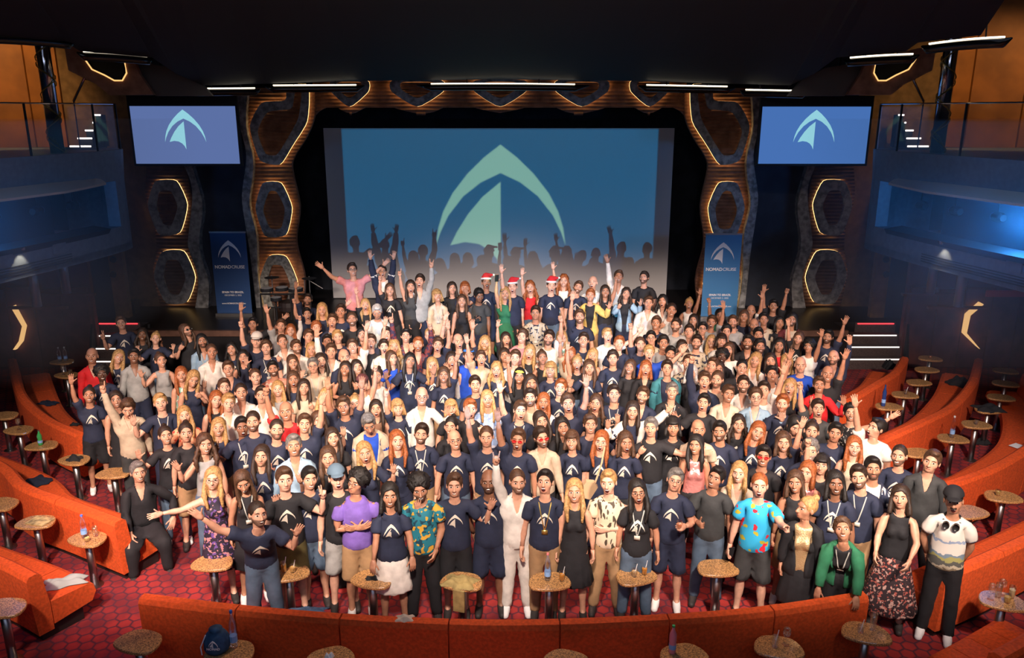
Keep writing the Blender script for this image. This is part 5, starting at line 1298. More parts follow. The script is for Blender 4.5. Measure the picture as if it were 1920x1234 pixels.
# ---------------------------------------------------------------- the crowd
# x y sex hair+colour skin top(+colour,* emblem) arms mouth extras ; extras: B beard M moustache G glasses S sunglasses R red glasses L lanyard H headphones
# b.. bottom (T trousers S shorts K skirt N long skirt)+colour, l lean, y head yaw, r head roll, p head pitch, i undershirt colour
CROWD = """
260 886 M sg 2 Lk ns s bTk sit y.15 |man with grey hair in open black shirt, seated with one arm on the sofa
399 899 F ly 1 Dk h. c G |fair woman with glasses in black floral dress, pointing left
456 906 F ln 3 Vk .j s L bKk p-.25 r.15 |long-haired woman in black, bowing her head, white lanyard
485 965 M zd 2 Tn* ow o B bTj l.5 r-.1 |balding bearded man leaning forward with both hands out, in jeans
534 900 M sn 1 Tk* .V c bSe |smiling fair man in black emblem shirt beside raised two fingers, olive shorts
581 898 M sk 2 Tn* w. s bSj |dark-haired man behind a raised hand, in denim shorts
632 897 M Cb 1 Tk .. o bSg |man in grey-blue cap and black shirt, grey shorts
667 905 M fk 3 Tu xx c G bSt y-.7 |man with a mop of curls in a purple shirt, arms folded
731 930 F mk 3 Tn* rr s bKw |dark-haired woman in black emblem shirt and cream skirt
787 917 M fk 3 At .j s B bTk p-.15 r.1 |curly-haired man in teal floral shirt looking down
852 911 M sn 2 Tn* ww s bSk |short-haired man lifting both open hands beside his head, in black shorts
916 904 M 0- 4 Tn* kk o B bSn |bald bearded man in emblem shirt and navy shorts
971 904 M zn 2 Lw K. s B bTw iw |man all in white raising a two-horned hand, front centre
1021 904 M sk 2 Tn* .k o N bTt p.35 |shouting dark-haired man with a gold chain and beige trousers
1077 922 F ly 2 Dk .. s |blonde woman in a plain black dress, front row
1140 905 M sy 1 Bb .x o bTt r.1 |shouting fair man in cream leaf-print shirt, hand on his wrist
1196 923 F lk 3 Tk* .. o GL bTj r.1 |open-mouthed woman with long black hair and white badge
1266 901 M sg 2 Tn* .g c G bSn r-.15 |grizzled man with glasses holding a drink, dark shorts
1341 896 M sk 3 Th t. s bTj r-.15 |dark-haired man in black shirt giving a thumbs-up, in jeans
1385 887 F ly 1 Lc .. s bTk iw |woman with long platinum hair in a beige blouse
1424 911 M za 1 Qa .p o bSh |man in a bright blue palm-print shirt pointing at the camera
1508 953 F uy 3 Jk .. c ig bKk y-.9 |woman in profile with tied hair, gold top and black jacket
1491 905 F mn 3 Vk .. s |brown-haired woman in a black strap top
1567 907 M mk 4 Tn* .. s L |dark-haired man with a lanyard over navy emblem shirt, lower right
1580 993 F cn 3 JG rr s ik L bTk l.5 p.5 |curly woman in green shirt leaning on the front sofa back
1688 933 F md 2 Vk nn c bNm |woman in a black tank top and dark floral long skirt
1788 940 M Ck 3 Tw kk o MH bTk p.1 |man in black cap with headphones round his neck, white tee
1746 866 M sn 2 Lh .. c bTk |tall brown-haired man in a dark grey long-sleeved top
1685 855 M zd 2 Tn* .. s B |bearded man in navy emblem shirt at the crowd's right
1637 879 M sk 3 Jn .b c B iw |dark-haired man in navy jacket over a cream shirt
1610 895 M sd 2 Tn .. s BL r.25 |laughing man tilting his head back, lanyard, dark shirt
1540 872 F bk 2 Vk U. c |woman with black fringe, fist lifted
1512 886 F ma 2 Vp .. o |red-haired woman shouting in a pink top
1519 845 M cg 2 Tn .. s B
1602 838 F la 1 Vb .. s |woman with long auburn hair in a gold halter top
1640 802 M sk 2 Tw u. o y-.8 |young man in white tee seen in profile, arm up, at right
1595 774 F ck 2 Pk .o s |woman in a black and white print top, arm up
1566 812 M sk 3 Tn* w. c
1522 809 F ud 2 Tn w. o
1534 766 M sd 2 Th U. o
1536 722 M sn 3 Lr .w s |man in a bright red jacket waving
1431 856 M sk 3 Tk .. s R |broad man with black hair in a plain black tee
1491 800 F lk 2 Tn .. c p-.3 y.5 |black-haired woman looking down and away
1469 830 F mn 2 Tn* .u s
1304 835 F lk 3 Vp .. s |woman with long black hair in a shiny pink top
1421 810 F la 2 Tn* .V s r-.3
1349 809 M sk 3 Tn* .. s B
1310 806 M 0- 3 Tb .. c |bald man with open collar in a pale printed shirt
1385 796 F vd 2 Tk* b. s |woman with very long wavy hair in black emblem shirt
1319 755 M sk 2 Tk w. o
1467 757 M sa 1 Tn* .. c B
1417 745 M cn 1 Li .w c GL |curly-haired man with glasses in a light blue shirt
1432 732 M sd 2 Tw .u c
1481 726 F ly 2 Tk .V o
1366 739 M sn 3 Lc .. s L |tall man in a cream linen shirt with a dark lanyard
1394 721 M sd 2 Lw .. s B
1344 712 M zn 2 Tb .. c B
1321 714 M sn 2 Ln U. o |shouting man in navy shirt, arm thrust up to the left
1447 702 M sk 3 Tw .u s
1445 677 F md 2 Tn w. s
1416 676 F ly 2 Lw m. c
1391 690 M zk 2 Lk w. s
1347 692 F ld 3 Tn .. s
1335 685 M sn 2 Tw .. c
1296 700 F mx 2 Tk .. s
1290 680 M sn 2 Pb .w s
1366 656 F mn 2 Tw .w s
1354 669 F fk 5 Tk .. o |dark-skinned woman laughing, big black hair
1476 679 F ly 2 Vk .. c
1501 685 M 0- 2 Tx* .V c |bald man in a bright blue shirt
1552 702 M 0- 3 Tk .u s
1562 671 M 0- 2 Ln .u c B |bald bearded man raising a tattooed arm at the right edge
1552 632 M sk 3 Tn* .u o B
1516 650 F fk 3 Vw .u c |woman with big black curls in a white top
1497 635 F ln 2 Tk* u. c
1461 648 F mk 3 Tr .. c |woman in a red roll-neck
1425 650 M ck 3 Tk .. s B
1402 642 M sk 3 Lk .. s B |broadly smiling bearded man in a black leather jacket
1422 628 M sk 3 Tk .. c B
1353 639 F bd 2 Tw .. s
1334 641 F ly 2 Tb .w s
1306 642 M sd 2 Pb w. c B
1362 622 M ck 2 Tk .w c
1334 604 M sn 3 Tg .u o
1485 600 M mk 3 Jm .. s B ib
1462 606 F mk 3 Tk w. c
1432 599 M sk 3 Tb m. c
1450 574 M sk 3 Tk uU s |dark-haired man in black with both arms high, back right
1414 610 M 0- 3 Tn .. c B
1408 584 M 0- 3 Tw .u c
1395 594 M mn 3 Tn m. s
1374 604 M sn 2 Tg .. c B
1350 592 M mk 3 TG U. o |man with shoulder-length black hair in olive, fist up
1317 617 M sk 2 Tw .b c G
1292 622 M sd 2 Tw m. c
1300 601 F ld 2 Tb w. s
1220 802 M sg 2 Tk* mh c |greying man in black pointing a finger before his face
1072 827 F bn 2 Tn* .. s
1127 828 F la 1 Tn* .. o |woman with very long strawberry hair in emblem shirt
1174 830 F mn 3 Tn* .. o
1262 801 F bk 3 Tk* .. c |calm woman with black hair, head tilted, black emblem shirt
1107 796 M cn 2 Tn .V s
1186 771 F ld 2 Jw wo s in |smiling woman in a cream cardigan, long dark hair
1117 757 F vn 2 Tk .w o
1065 757 M cn 2 Tn .u o
1260 734 M sg 2 Lk .b s L
1205 742 M sn 2 Ln w. s B
1151 739 M sd 2 Tn* w. c L
1251 691 M sd 2 Jt .. c in |man in a teal overshirt over a navy tee
1211 691 F ma 2 Lk .. o
1181 689 F mn 3 Tk .. s
1105 690 F ln 2 Tn* w. c
1082 681 F uy 2 Vk u. o
1149 672 M cd 2 Tn* .. c |tousle-haired man with a large clear chest emblem, centre right
1111 667 F ly 2 Vb .. o
1069 664 F la 2 Tb u. c
1279 652 F vd 2 Tw .. s
1257 664 M sk 3 Tw .. s B
1244 643 M ck 3 Tg .. s
1221 634 M sk 2 Pb .. c G
1217 662 M cy 1 Tx* .o o |curly blond man in a vivid blue shirt
1201 646 M zn 2 Tn U. c
1161 644 M sa 1 Tn .. c
1139 629 M sy 1 Tw .o o |stout fair man with a flower garland over white
1094 638 M sd 2 Tn* .. s
1267 610 M sd 2 Tg .. o B
1230 606 M sn 3 Tn .. s
1259 582 M zd 3 Tw m. s
1242 565 F vk 2 Lw .. o
1216 568 M sn 2 Lw .. c
1174 551 F vd 2 Ji mw c ik |woman in an open blue kimono over a black top
1207 521 M sd 2 Tk .. s B |bearded man in a black tee against the screen, right end
1160 519 M sn 3 Lw u. s |tall laughing man in a white shirt on stage
1135 547 F ld 3 Vk .U s |woman in a black lace top on stage
1107 554 F sa 2 Jy .w s ik |short-haired woman in a yellow waistcoat
1111 530 M 0- 1 Lw .. o
1084 539 M sn 2 Tn* .. s B
1087 594 M sn 2 Tn* u. s B |bearded man in emblem shirt with an arm straight up, front of stage
1292 570 F uy 3 Vw .u o |tanned woman in white with tied hair, arm up before the banner
1055 801 F lk 3 Tk .. s
1016 821 M cd 2 Lb .. o BR |curly bearded man in red sunglasses
971 825 M sn 3 Tn* u. o R |person in red sunglasses with one arm up
912 820 M zn 2 Tn* u. c |man with receding hair in emblem shirt, left arm raised
853 826 M 0- 2 Tn* .. s G |bald man with dark glasses in black emblem shirt
845 800 F uk 2 Tk .. s
1015 790 F ld 2 Tk .. s
976 770 M sn 1 Tn* u. o L
882 767 M sa 1 Tk .m o
846 766 F by 2 Tk .. s
914 749 F ly 2 Pi .. s |woman with long sandy hair in a blue floral blouse
1019 754 F la 3 Lw U. o
994 746 M sd 2 Tb .. o B
1051 727 M sa 1 Tn* .. s
891 721 M sd 2 Tn .. s
996 720 M md 3 Tk .. c
1032 694 F by 2 Tn* .w s
974 706 F Yk 3 Vk u. s |dark-haired woman in a yellow headband
931 694 F vy 2 Tn* .w o
832 704 F mn 3 Tn* .u s
847 675 F ld 2 Vw .. o
879 667 M In 2 Tx w. s |man in a blue headband clapping
1017 671 F un 3 Vk .. c
966 671 M sn 1 Tw .. c |brown-haired man in a plain white tee, arms down
946 667 F ld 3 Vn .. s
993 661 F ly 1 Vk .. o
1054 634 F ly 1 Vt .. o
1029 634 M sd 2 Tw .U c B
979 631 M cn 1 Tp .. s
949 636 F ld 2 Tk u. o
902 672 M sn 2 Tb u. o |shouting man in a beige tee with a tattooed arm up
909 644 M ly 2 Tn* u. s B |bearded man with long blond hair
860 640 M 0- 1 Tn* V. o |bald man laughing with eyes shut, two fingers up
1004 587 M sd 3 Pb .. c L |man in a beige and navy folk-pattern shirt
899 555 M ck 4 Th b. c y.3 p-.2 |black-haired photographer in black looking down at his camera
866 565 F ln 2 Dk .. s
1057 527 F va 1 Vw u. s
1034 536 M S- 1 Tn* .. o |man in santa hat in emblem shirt, right one
994 539 F va 1 Vr u. o |woman with long flame-red hair in a red top
961 538 M S- 1 Tn u. o |man in santa hat with a curved raised arm, middle one
947 551 F ly 2 DG u. s |blonde woman in a green dress with one arm high
912 530 M S- 3 Tn* w. o M |man in santa hat with a moustache, left one
872 540 F ba 2 Tn .. s
848 541 F md 2 Tk w. c
820 555 F by 2 Lc .. s L |fair woman in pale yellow with a white badge, on stage
821 647 M sn 2 Tn .u o
805 629 M zy 1 Tk wu o
784 646 M sa 2 Lm .P o B
761 630 M sk 2 Lm P. s |asian man in a checked maroon shirt, arm up
769 677 M lk 3 Tn* ww c L |person in a dark fur hat holding up both palms
739 650 F vy 2 Tb .. c
736 672 F ln 2 Tx .g c y.5 |light-haired person in royal blue holding a phone
811 685 F ly 2 Tn* .. s
707 705 F ud 3 Vk .. s
680 720 F Cm 2 Vw .P o |woman in a dark red cap yelling upward
670 689 F ld 2 Vk .. s
647 692 F ld 3 Vk bb s
646 670 M 0- 2 Tn .. c
720 650 M sd 1 Tw .. o M
725 627 M sd 2 Tn .. o
696 641 M sn 2 Tk .u o
679 628 F vk 2 Vo .. c |wavy black-haired woman in orange and black
661 650 M sn 2 Tw .u s
621 659 M sn 2 Lw u. c
633 632 M sy 1 Tn .. c
614 641 M sk 3 Tn .. c
602 677 F ld 1 Tb w. o
684 850 F ly 2 Tn .w o |woman with long fair hair clutching a hand to her chin
745 827 F la 1 Tn* .. s
790 814 M sd 2 Tn* .. s BL |bearded man in navy emblem shirt with lanyard and badge
615 859 F ln 2 Tk w. c
624 821 F ld 2 Tk .. s
692 797 M sg 3 Jb .. c ix p-.35 r.15 |grey-haired man looking down, beige shirt over blue
791 744 M 0- 2 Lw .w s G |bald man with glasses in a white shirt waving
746 765 F by 1 Tn* K. s
705 767 F ld 2 Vv .. o
666 757 F uy 1 Tn .. s
610 745 F ly 1 Vk .. c
644 762 M sn 3 Tn* uu s |man in emblem shirt stretching both arms high, left of centre
598 790 F ln 2 Vn .w s
571 795 M sn 2 Tn* .u s
551 836 M sg 3 Li .. s |grey-haired tanned man in a pale grey-blue shirt
519 806 M zd 2 Tn* tt c B |bearded man looking aside, two thumbs up
490 856 F ld 2 Tn* .. c
454 801 M sk 4 Tn* V. o L |dark-skinned man with a badge, tongue out, emblem shirt
410 802 F ly 2 Tn .. s
474 791 M zd 2 Tn .. s B
536 772 M 0- 3 Tr U. s |bald man in a bright red shirt, arm up
429 756 M sy 1 Lw .. c |blond man in open white shirt, unsmiling
490 741 M sd 2 Lw .. c
452 736 M zd 2 Lw .. s
421 726 M sn 1 Lw .. c
406 750 F la 1 Vk .. c |woman with long red hair in black, left
521 730 F ly 1 Tg .. s
570 727 F ld 2 Tb .m c
550 712 F ln 3 Tn .b o
587 686 M sg 2 Tb .. c GL |grey-haired man with glasses and lanyard
549 680 F ln 2 Tg .. s
512 692 M sk 3 Tc .w s B |bearded man in a coral patterned shirt
479 707 M zn 1 Tn .. s
428 692 M sn 2 Ln .. s
456 670 F lk 2 Dn .m o
434 655 F vk 2 Tn* .. s
499 652 M cn 1 Tn* w. s L
481 639 M Cw 1 Tn* P. c |man in a white cap under a raised pointing arm
474 608 M sk 3 Tk uo c
530 641 M zn 2 Lw m. c
545 620 F la 1 Lw .P s
527 611 M sn 2 Tg u. c
556 651 M sn 2 Lw .. s B
579 631 M sn 2 Tn .. c
593 615 M ca 1 Tn* .. s B
584 655 F ly 2 Tb .. c
576 589 M sk 2 Tn P. o
577 562 M sd 3 Tn u. c B
604 581 F ly 2 Tn .o s
639 584 M sd 3 Tn* .. c
623 602 M sn 2 Tn* .. o L
660 599 M zn 3 Tk .. s B
685 572 F ly 2 Tk u. o |woman with long golden hair and a sunflower, arm up
707 586 M sx 3 Tg .. c p-.3 |white-haired man in a tie-dye tee looking down
661 506 M sd 2 Tp oo s G |tall man in pink shirt with arms spread wide, on stage
717 509 M sd 2 Jn uu o G iw |man in a navy jacket with glasses and both arms up, on stage
731 544 F mn 2 Tk* P. s
770 538 F ld 2 Vh P. o |woman in a charcoal sleeveless top pointing upward
787 527 M sd 2 Lg .K o |man in a grey shirt making horns with a raised hand
349 812 F ud 2 Tk .m c
385 834 F vn 2 Vg w. s
311 817 F ud 2 Tk* w. s |smiling woman in black pushing a palm toward the camera
346 779 F ly 1 To w. s |blonde woman in a peach floral top
301 755 M sy 1 Tn w. c L |red-blond man in navy polo with lanyard and badge
240 767 M cn 2 Lb P. c p-.3 |curly-haired person in a loose beige shirt looking down
217 750 F md 2 Dk .. s
167 741 F ud 3 Tn* u. s |woman at the left edge with one arm high
363 712 F ly 2 Vn .m s r-.3 p-.2
340 703 F la 2 Vt .w s |woman in a teal floral halter top
397 660 M zn 3 Lw .. c |man in an open white shirt by the stage, left
379 640 M lk 3 Li .. c BL |dark-bearded man in a denim shirt
302 676 F un 2 Vg w. s |woman in a grey-green tank top waving
251 668 M sk 4 Lg .. s |young man in a pale grey hooded top
223 670 F ly 2 Tn* .. s L r-.35
191 701 F fk 5 Tn* .. s |dark-skinned woman with black curls, left
172 668 M 0- 3 Lr .. s |bald man in a dark red polo, far left
350 620 M ln 2 Tk m. c BS y.6 p.4 |long-haired man in sunglasses tossing his head
292 635 F uy 1 Tn* ww s
267 628 F vd 4 Tk .V s
227 606 M sn 2 Tn* V. s |man in emblem shirt by the red-lit stage steps
"""
COLS = {'n': ((.016, .022, .050), 'navy'), 'k': ((.012, .012, .015), 'black'), 'w': ((.72, .68, .62), 'white'), 'b': ((.50, .40, .29), 'beige'), 'g': ((.33, .33, .32), 'grey'),
 'r': ((.60, .015, .02), 'red'), 'p': ((.62, .25, .26), 'pink'), 'o': ((.75, .30, .18), 'peach'), 'c': ((.60, .50, .38), 'cream'), 'x': ((.01, .06, .42), 'bright blue'), 'a': ((.04, .42, .72), 'sky blue'),
 't': ((.04, .20, .24), 'teal'), 'u': ((.17, .10, .40), 'purple'), 'm': ((.14, .025, .03), 'maroon'), 'v': ((.16, .08, .045), 'brown'), 'G': ((.02, .15, .07), 'green'), 'y': ((.68, .48, .14), 'yellow'),
 'i': ((.27, .40, .52), 'light blue'), 'h': ((.04, .043, .045), 'charcoal'), 'j': ((.09, .14, .21), 'denim'), 'e': ((.11, .09, .03), 'olive')}
HCOL = {'k': ((.010, .008, .007), 'black'), 'd': ((.028, .015, .009), 'dark brown'), 'n': ((.075, .036, .018), 'brown'), 'a': ((.30, .085, .022), 'red'), 'y': ((.42, .24, .09), 'blond'),
 'g': ((.16, .15, .14), 'grey'), 'x': ((.5, .48, .45), 'white')}
SKIN = [None, (.66, .37, .26), (.56, .29, .19), (.42, .20, .12), (.23, .105, .06), (.10, .045, .028)]
HWORD = {'s': 'short {} hair', 'z': 'cropped {} hair', 'l': 'long {} hair', 'v': 'wavy {} hair', 'c': 'curly {} hair', 'f': 'big curly {} hair', 'm': 'shoulder-length {} hair', 'b': '{} bobbed hair', 'u': 'tied-back {} hair'}
TWORD = {'T': 't-shirt', 'L': 'shirt', 'V': 'sleeveless top', 'J': 'open jacket', 'D': 'dress', 'A': 'floral shirt', 'B': 'leaf-print shirt', 'Q': 'palm shirt', 'P': 'patterned top'}
AWORD = {'.': None, 'u': 'hand up', 'o': 'arm out', 'h': 'arm out', 'w': 'waving', 'm': 'hand at face', 'U': 'fist up', 'P': 'finger up', 'K': 'horned hand', 'V': 'two fingers up', 'b': 'hands before chest'}
sk_m = [None] + [mat('skin_tone_%d' % i, SKIN[i], .48, noise=.12, nscale=18) for i in range(1, 6)]
M_eyew = mat('eye_white', (.55, .52, .48), .3); M_iris = mat('iris_dark', (.015, .010, .008), .2); M_mouth = mat('mouth_inside', (.045, .008, .008), .6); M_teeth = mat('teeth', (.78, .74, .66), .35)
lips = [None] + [mat('lips_%d' % i, (SKIN[i][0] * .85, SKIN[i][1] * .45, SKIN[i][2] * .5), .45) for i in range(1, 6)]
hair_m = {k: mat('hair_' + v[1].replace(' ', '_'), v[0], .55, noise=.45, nscale=45, bump=.5, bscale=120) for k, v in HCOL.items()}
def beard_mat(c, s):
    a_, b_ = HCOL[c][0], SKIN[s]; return mat('beard_%s%d' % (c, s), tuple(.62 * x + .38 * y * .6 for x, y in zip(a_, b_)), .7, noise=.3, nscale=60)
M_embl = mat('emblem_print', (.62, .56, .46), .7); M_strap = mat('lanyard_strap', (.42, .42, .38), .7); M_badge = mat('badge_card', (.55, .50, .42), .5)
M_santa = mat('santa_red', (.55, .02, .03), .8); M_fur = mat('white_fur', (.8, .78, .74), .9, bump=.6); M_frame = mat('glasses_frame', (.02, .02, .02), .3); M_redlens = mat('red_lens', (.55, .02, .02), .15)
def clothmat(c): return mat('cloth_' + COLS[c][1].replace(' ', '_'), COLS[c][0], .82, noise=.18, nscale=9, bump=.5, bscale=14)
PM = {'A': pattern_mat('teal_floral', (.015, .17, .23), [(.01, .05, .08), (.60, .34, .04)], 16, .57), 'B': pattern_mat('leaf_print', (.62, .48, .34), [(.06, .045, .03)], 24, .57, kind='leaf'),
 'Q': pattern_mat('palm_print', (.03, .40, .70), [(.45, .40, .03), (.65, .02, .04)], 11, .66), 'Pb': pattern_mat('folk_print', (.42, .35, .25), [(.02, .02, .04)], 18, .56), 'Pk': pattern_mat('dotted_black', (.012, .012, .014), [(.7, .68, .62)], 30, .62),
 'Pi': pattern_mat('blue_floral', (.25, .36, .58), [(.6, .62, .7)], 18, .57), 'Tcoral': pattern_mat('coral_print', (.62, .22, .15), [(.70, .48, .36)], 18, .58), 'Nm': pattern_mat('dark_floral_skirt', (.025, .014, .018), [(.35, .09, .07), (.45, .28, .24)], 28, .60),
 'Vt': pattern_mat('teal_halter', (.20, .42, .34), [(.6, .15, .2), (.8, .75, .6)], 15, .60), 'To': pattern_mat('peach_floral', (.80, .36, .20), [(.62, .06, .04)], 16, .62), 'Dkf': pattern_mat('night_floral', (.02, .014, .03), [(.12, .06, .25), (.45, .2, .22)], 22, .60),
 'Vp': mat('shiny_pink', (.75, .30, .28), .25, .5, bump=.8, bscale=30), 'ig': mat('gold_sequins', (.55, .38, .20), .35, .5, bump=.6, bscale=90), 'lace': M_black, 'Lm': pattern_mat('maroon_check', (.16, .03, .03), [(.03, .02, .05)], 24, .52), 'tie': pattern_mat('tie_dye', (.55, .55, .52), [(.35, .40, .42)], 8, .52)}
def printed_tee():
    m = mat('printed_white_tee', (.70, .66, .60), .8); nt = m.node_tree; N = nt.nodes.new; b = nt.nodes['Principled BSDF']
    tc = N('ShaderNodeTexCoord'); sp = N('ShaderNodeSeparateXYZ'); n = N('ShaderNodeTexNoise'); n.inputs['Scale'].default_value = 14; n.inputs['Detail'].default_value = 4
    ad = N('ShaderNodeMath'); ad.operation = 'MULTIPLY_ADD'; ad.inputs[1].default_value = .14; r = N('ShaderNodeValToRGB'); mr = N('ShaderNodeMapRange'); mr.inputs[1].default_value = .95; mr.inputs[2].default_value = 1.6
    L = nt.links.new; L(tc.outputs['Object'], sp.inputs[0]); L(tc.outputs['Object'], n.inputs['Vector']); L(n.outputs['Fac'], ad.inputs[0]); L(sp.outputs[2], ad.inputs[2]); L(ad.outputs[0], mr.inputs[0]); L(mr.outputs[0], r.inputs[0])
    r.color_ramp.interpolation = 'CONSTANT'; es = r.color_ramp.elements; es[0].position = 0; es[0].color = (.22, .17, .11, 1); es[1].position = .10; es[1].color = (.5, .44, .33, 1)
    for p_, c_ in ((.16, (.10, .10, .09, 1)), (.24, (.35, .33, .12, 1)), (.30, (.18, .25, .32, 1)), (.36, (.70, .66, .60, 1)), (.56, (.28, .36, .50, 1)), (.61, (.70, .66, .60, 1))):
        q = es.new(p_); q.color = c_
    L(r.outputs[0], b.inputs['Base Color']); return m
HANDW = {}
PEOPLE = []
for ln in CROWD.strip().split('\n'):
    a, _, phrase = ln.partition('|'); t = a.split(); p = dict(x=float(t[0]), y=float(t[1]), sex=t[2], hair=t[3], skin=int(t[4]), top=t[5], arms=t[6], mouth=t[7], phrase=phrase.strip())
    p.update(ex='', bot=None, lean=0, yaw=None, roll=None, pitch=None, under=None, sit=False)
    for q in t[8:]:
        if q == 'sit': p['sit'] = True
        elif q[0] == 'b': p['bot'] = q[1:]
        elif q[0] == 'l': p['lean'] = float(q[1:])
        elif q[0] == 'y': p['yaw'] = float(q[1:])
        elif q[0] == 'r': p['roll'] = float(q[1:])
        elif q[0] == 'p': p['pitch'] = float(q[1:])
        elif q[0] == 'i': p['under'] = q[1:]
        else: p['ex'] += q
    PEOPLE.append(p)
def core(p):
    w = 'man' if p['sex'] == 'M' else 'woman'; h, c = p['hair'][0], p['hair'][1]
    if h == '0': s = 'bald ' + w + (' with beard' if 'B' in p['ex'] else '')
    else: s = w + ' with ' + HWORD[h].format(HCOL[c][1]) if h in HWORD else w + ' in ' + {'C': 'cap', 'S': 'santa hat', 'Y': 'yellow headband', 'I': 'blue headband'}[h]
    tp = p['top']; s += (', ' if h not in '0CSYI' else ', ') + COLS[tp[1]][1] + ' ' + ('emblem ' if '*' in tp else '') + TWORD[tp[0]]
    return s
def armw(p):
    w = [AWORD.get(a) for a in p['arms'] if AWORD.get(a)]
    return w[0] if w else None
def label_all():
    from collections import Counter
    labs = {}; short = {}
    for i, p in enumerate(PEOPLE): short[i] = core(p)
    cnt = Counter(short.values())
    used = set()
    for i, p in enumerate(PEOPLE):
        if p['phrase']: labs[i] = p['phrase']; used.add(p['phrase'])
    for i, p in enumerate(PEOPLE):
        if i in labs: continue
        s = short[i]
        bits = [s] + ([armw(p)] if armw(p) else [])
        cand = sorted((j for j in range(len(PEOPLE)) if j != i and (PEOPLE[j]['phrase'] or cnt[short[j]] == 1)), key=lambda j: (PEOPLE[j]['x'] - p['x']) ** 2 + (1.6 * (PEOPLE[j]['y'] - p['y'])) ** 2)
        done = False
        for j in cand[:14]:
            q = PEOPLE[j]; dx, dy = p['x'] - q['x'], p['y'] - q['y']
            rel = ('left of' if dx < 0 else 'right of') if abs(dx) > abs(dy) * .8 else ('behind' if dy < 0 else 'in front of')
            sh = q.get('nick') or nick(q)
            for bb in (bits, bits[:1]):
                L = ', '.join(bb) + ', ' + rel + ' ' + sh
                if len(L.split()) <= 16 and L not in used: labs[i] = L; used.add(L); done = True; break
            if done: break
        if not done: labs[i] = s; 
    return labs
def nick(q):
    w = 'man' if q['sex'] == 'M' else 'woman'; h, c = q['hair']
    hd = {'0': 'bald', 's': HCOL.get(c, ('', ''))[1] + '-haired', 'z': 'crop-haired', 'l': 'long-haired', 'v': 'wavy-haired', 'c': 'curly', 'f': 'mop-haired', 'm': HCOL.get(c, ('', ''))[1] + '-haired', 'b': 'bobbed', 'u': 'tied-haired', 'C': 'capped', 'S': 'santa-hatted', 'Y': 'headbanded', 'I': 'headbanded'}[h]
    return f"{hd} {w} in {COLS[q['top'][1]][1]}"
LABS = label_all()
rs = np.random.RandomState(5)
NB = 0
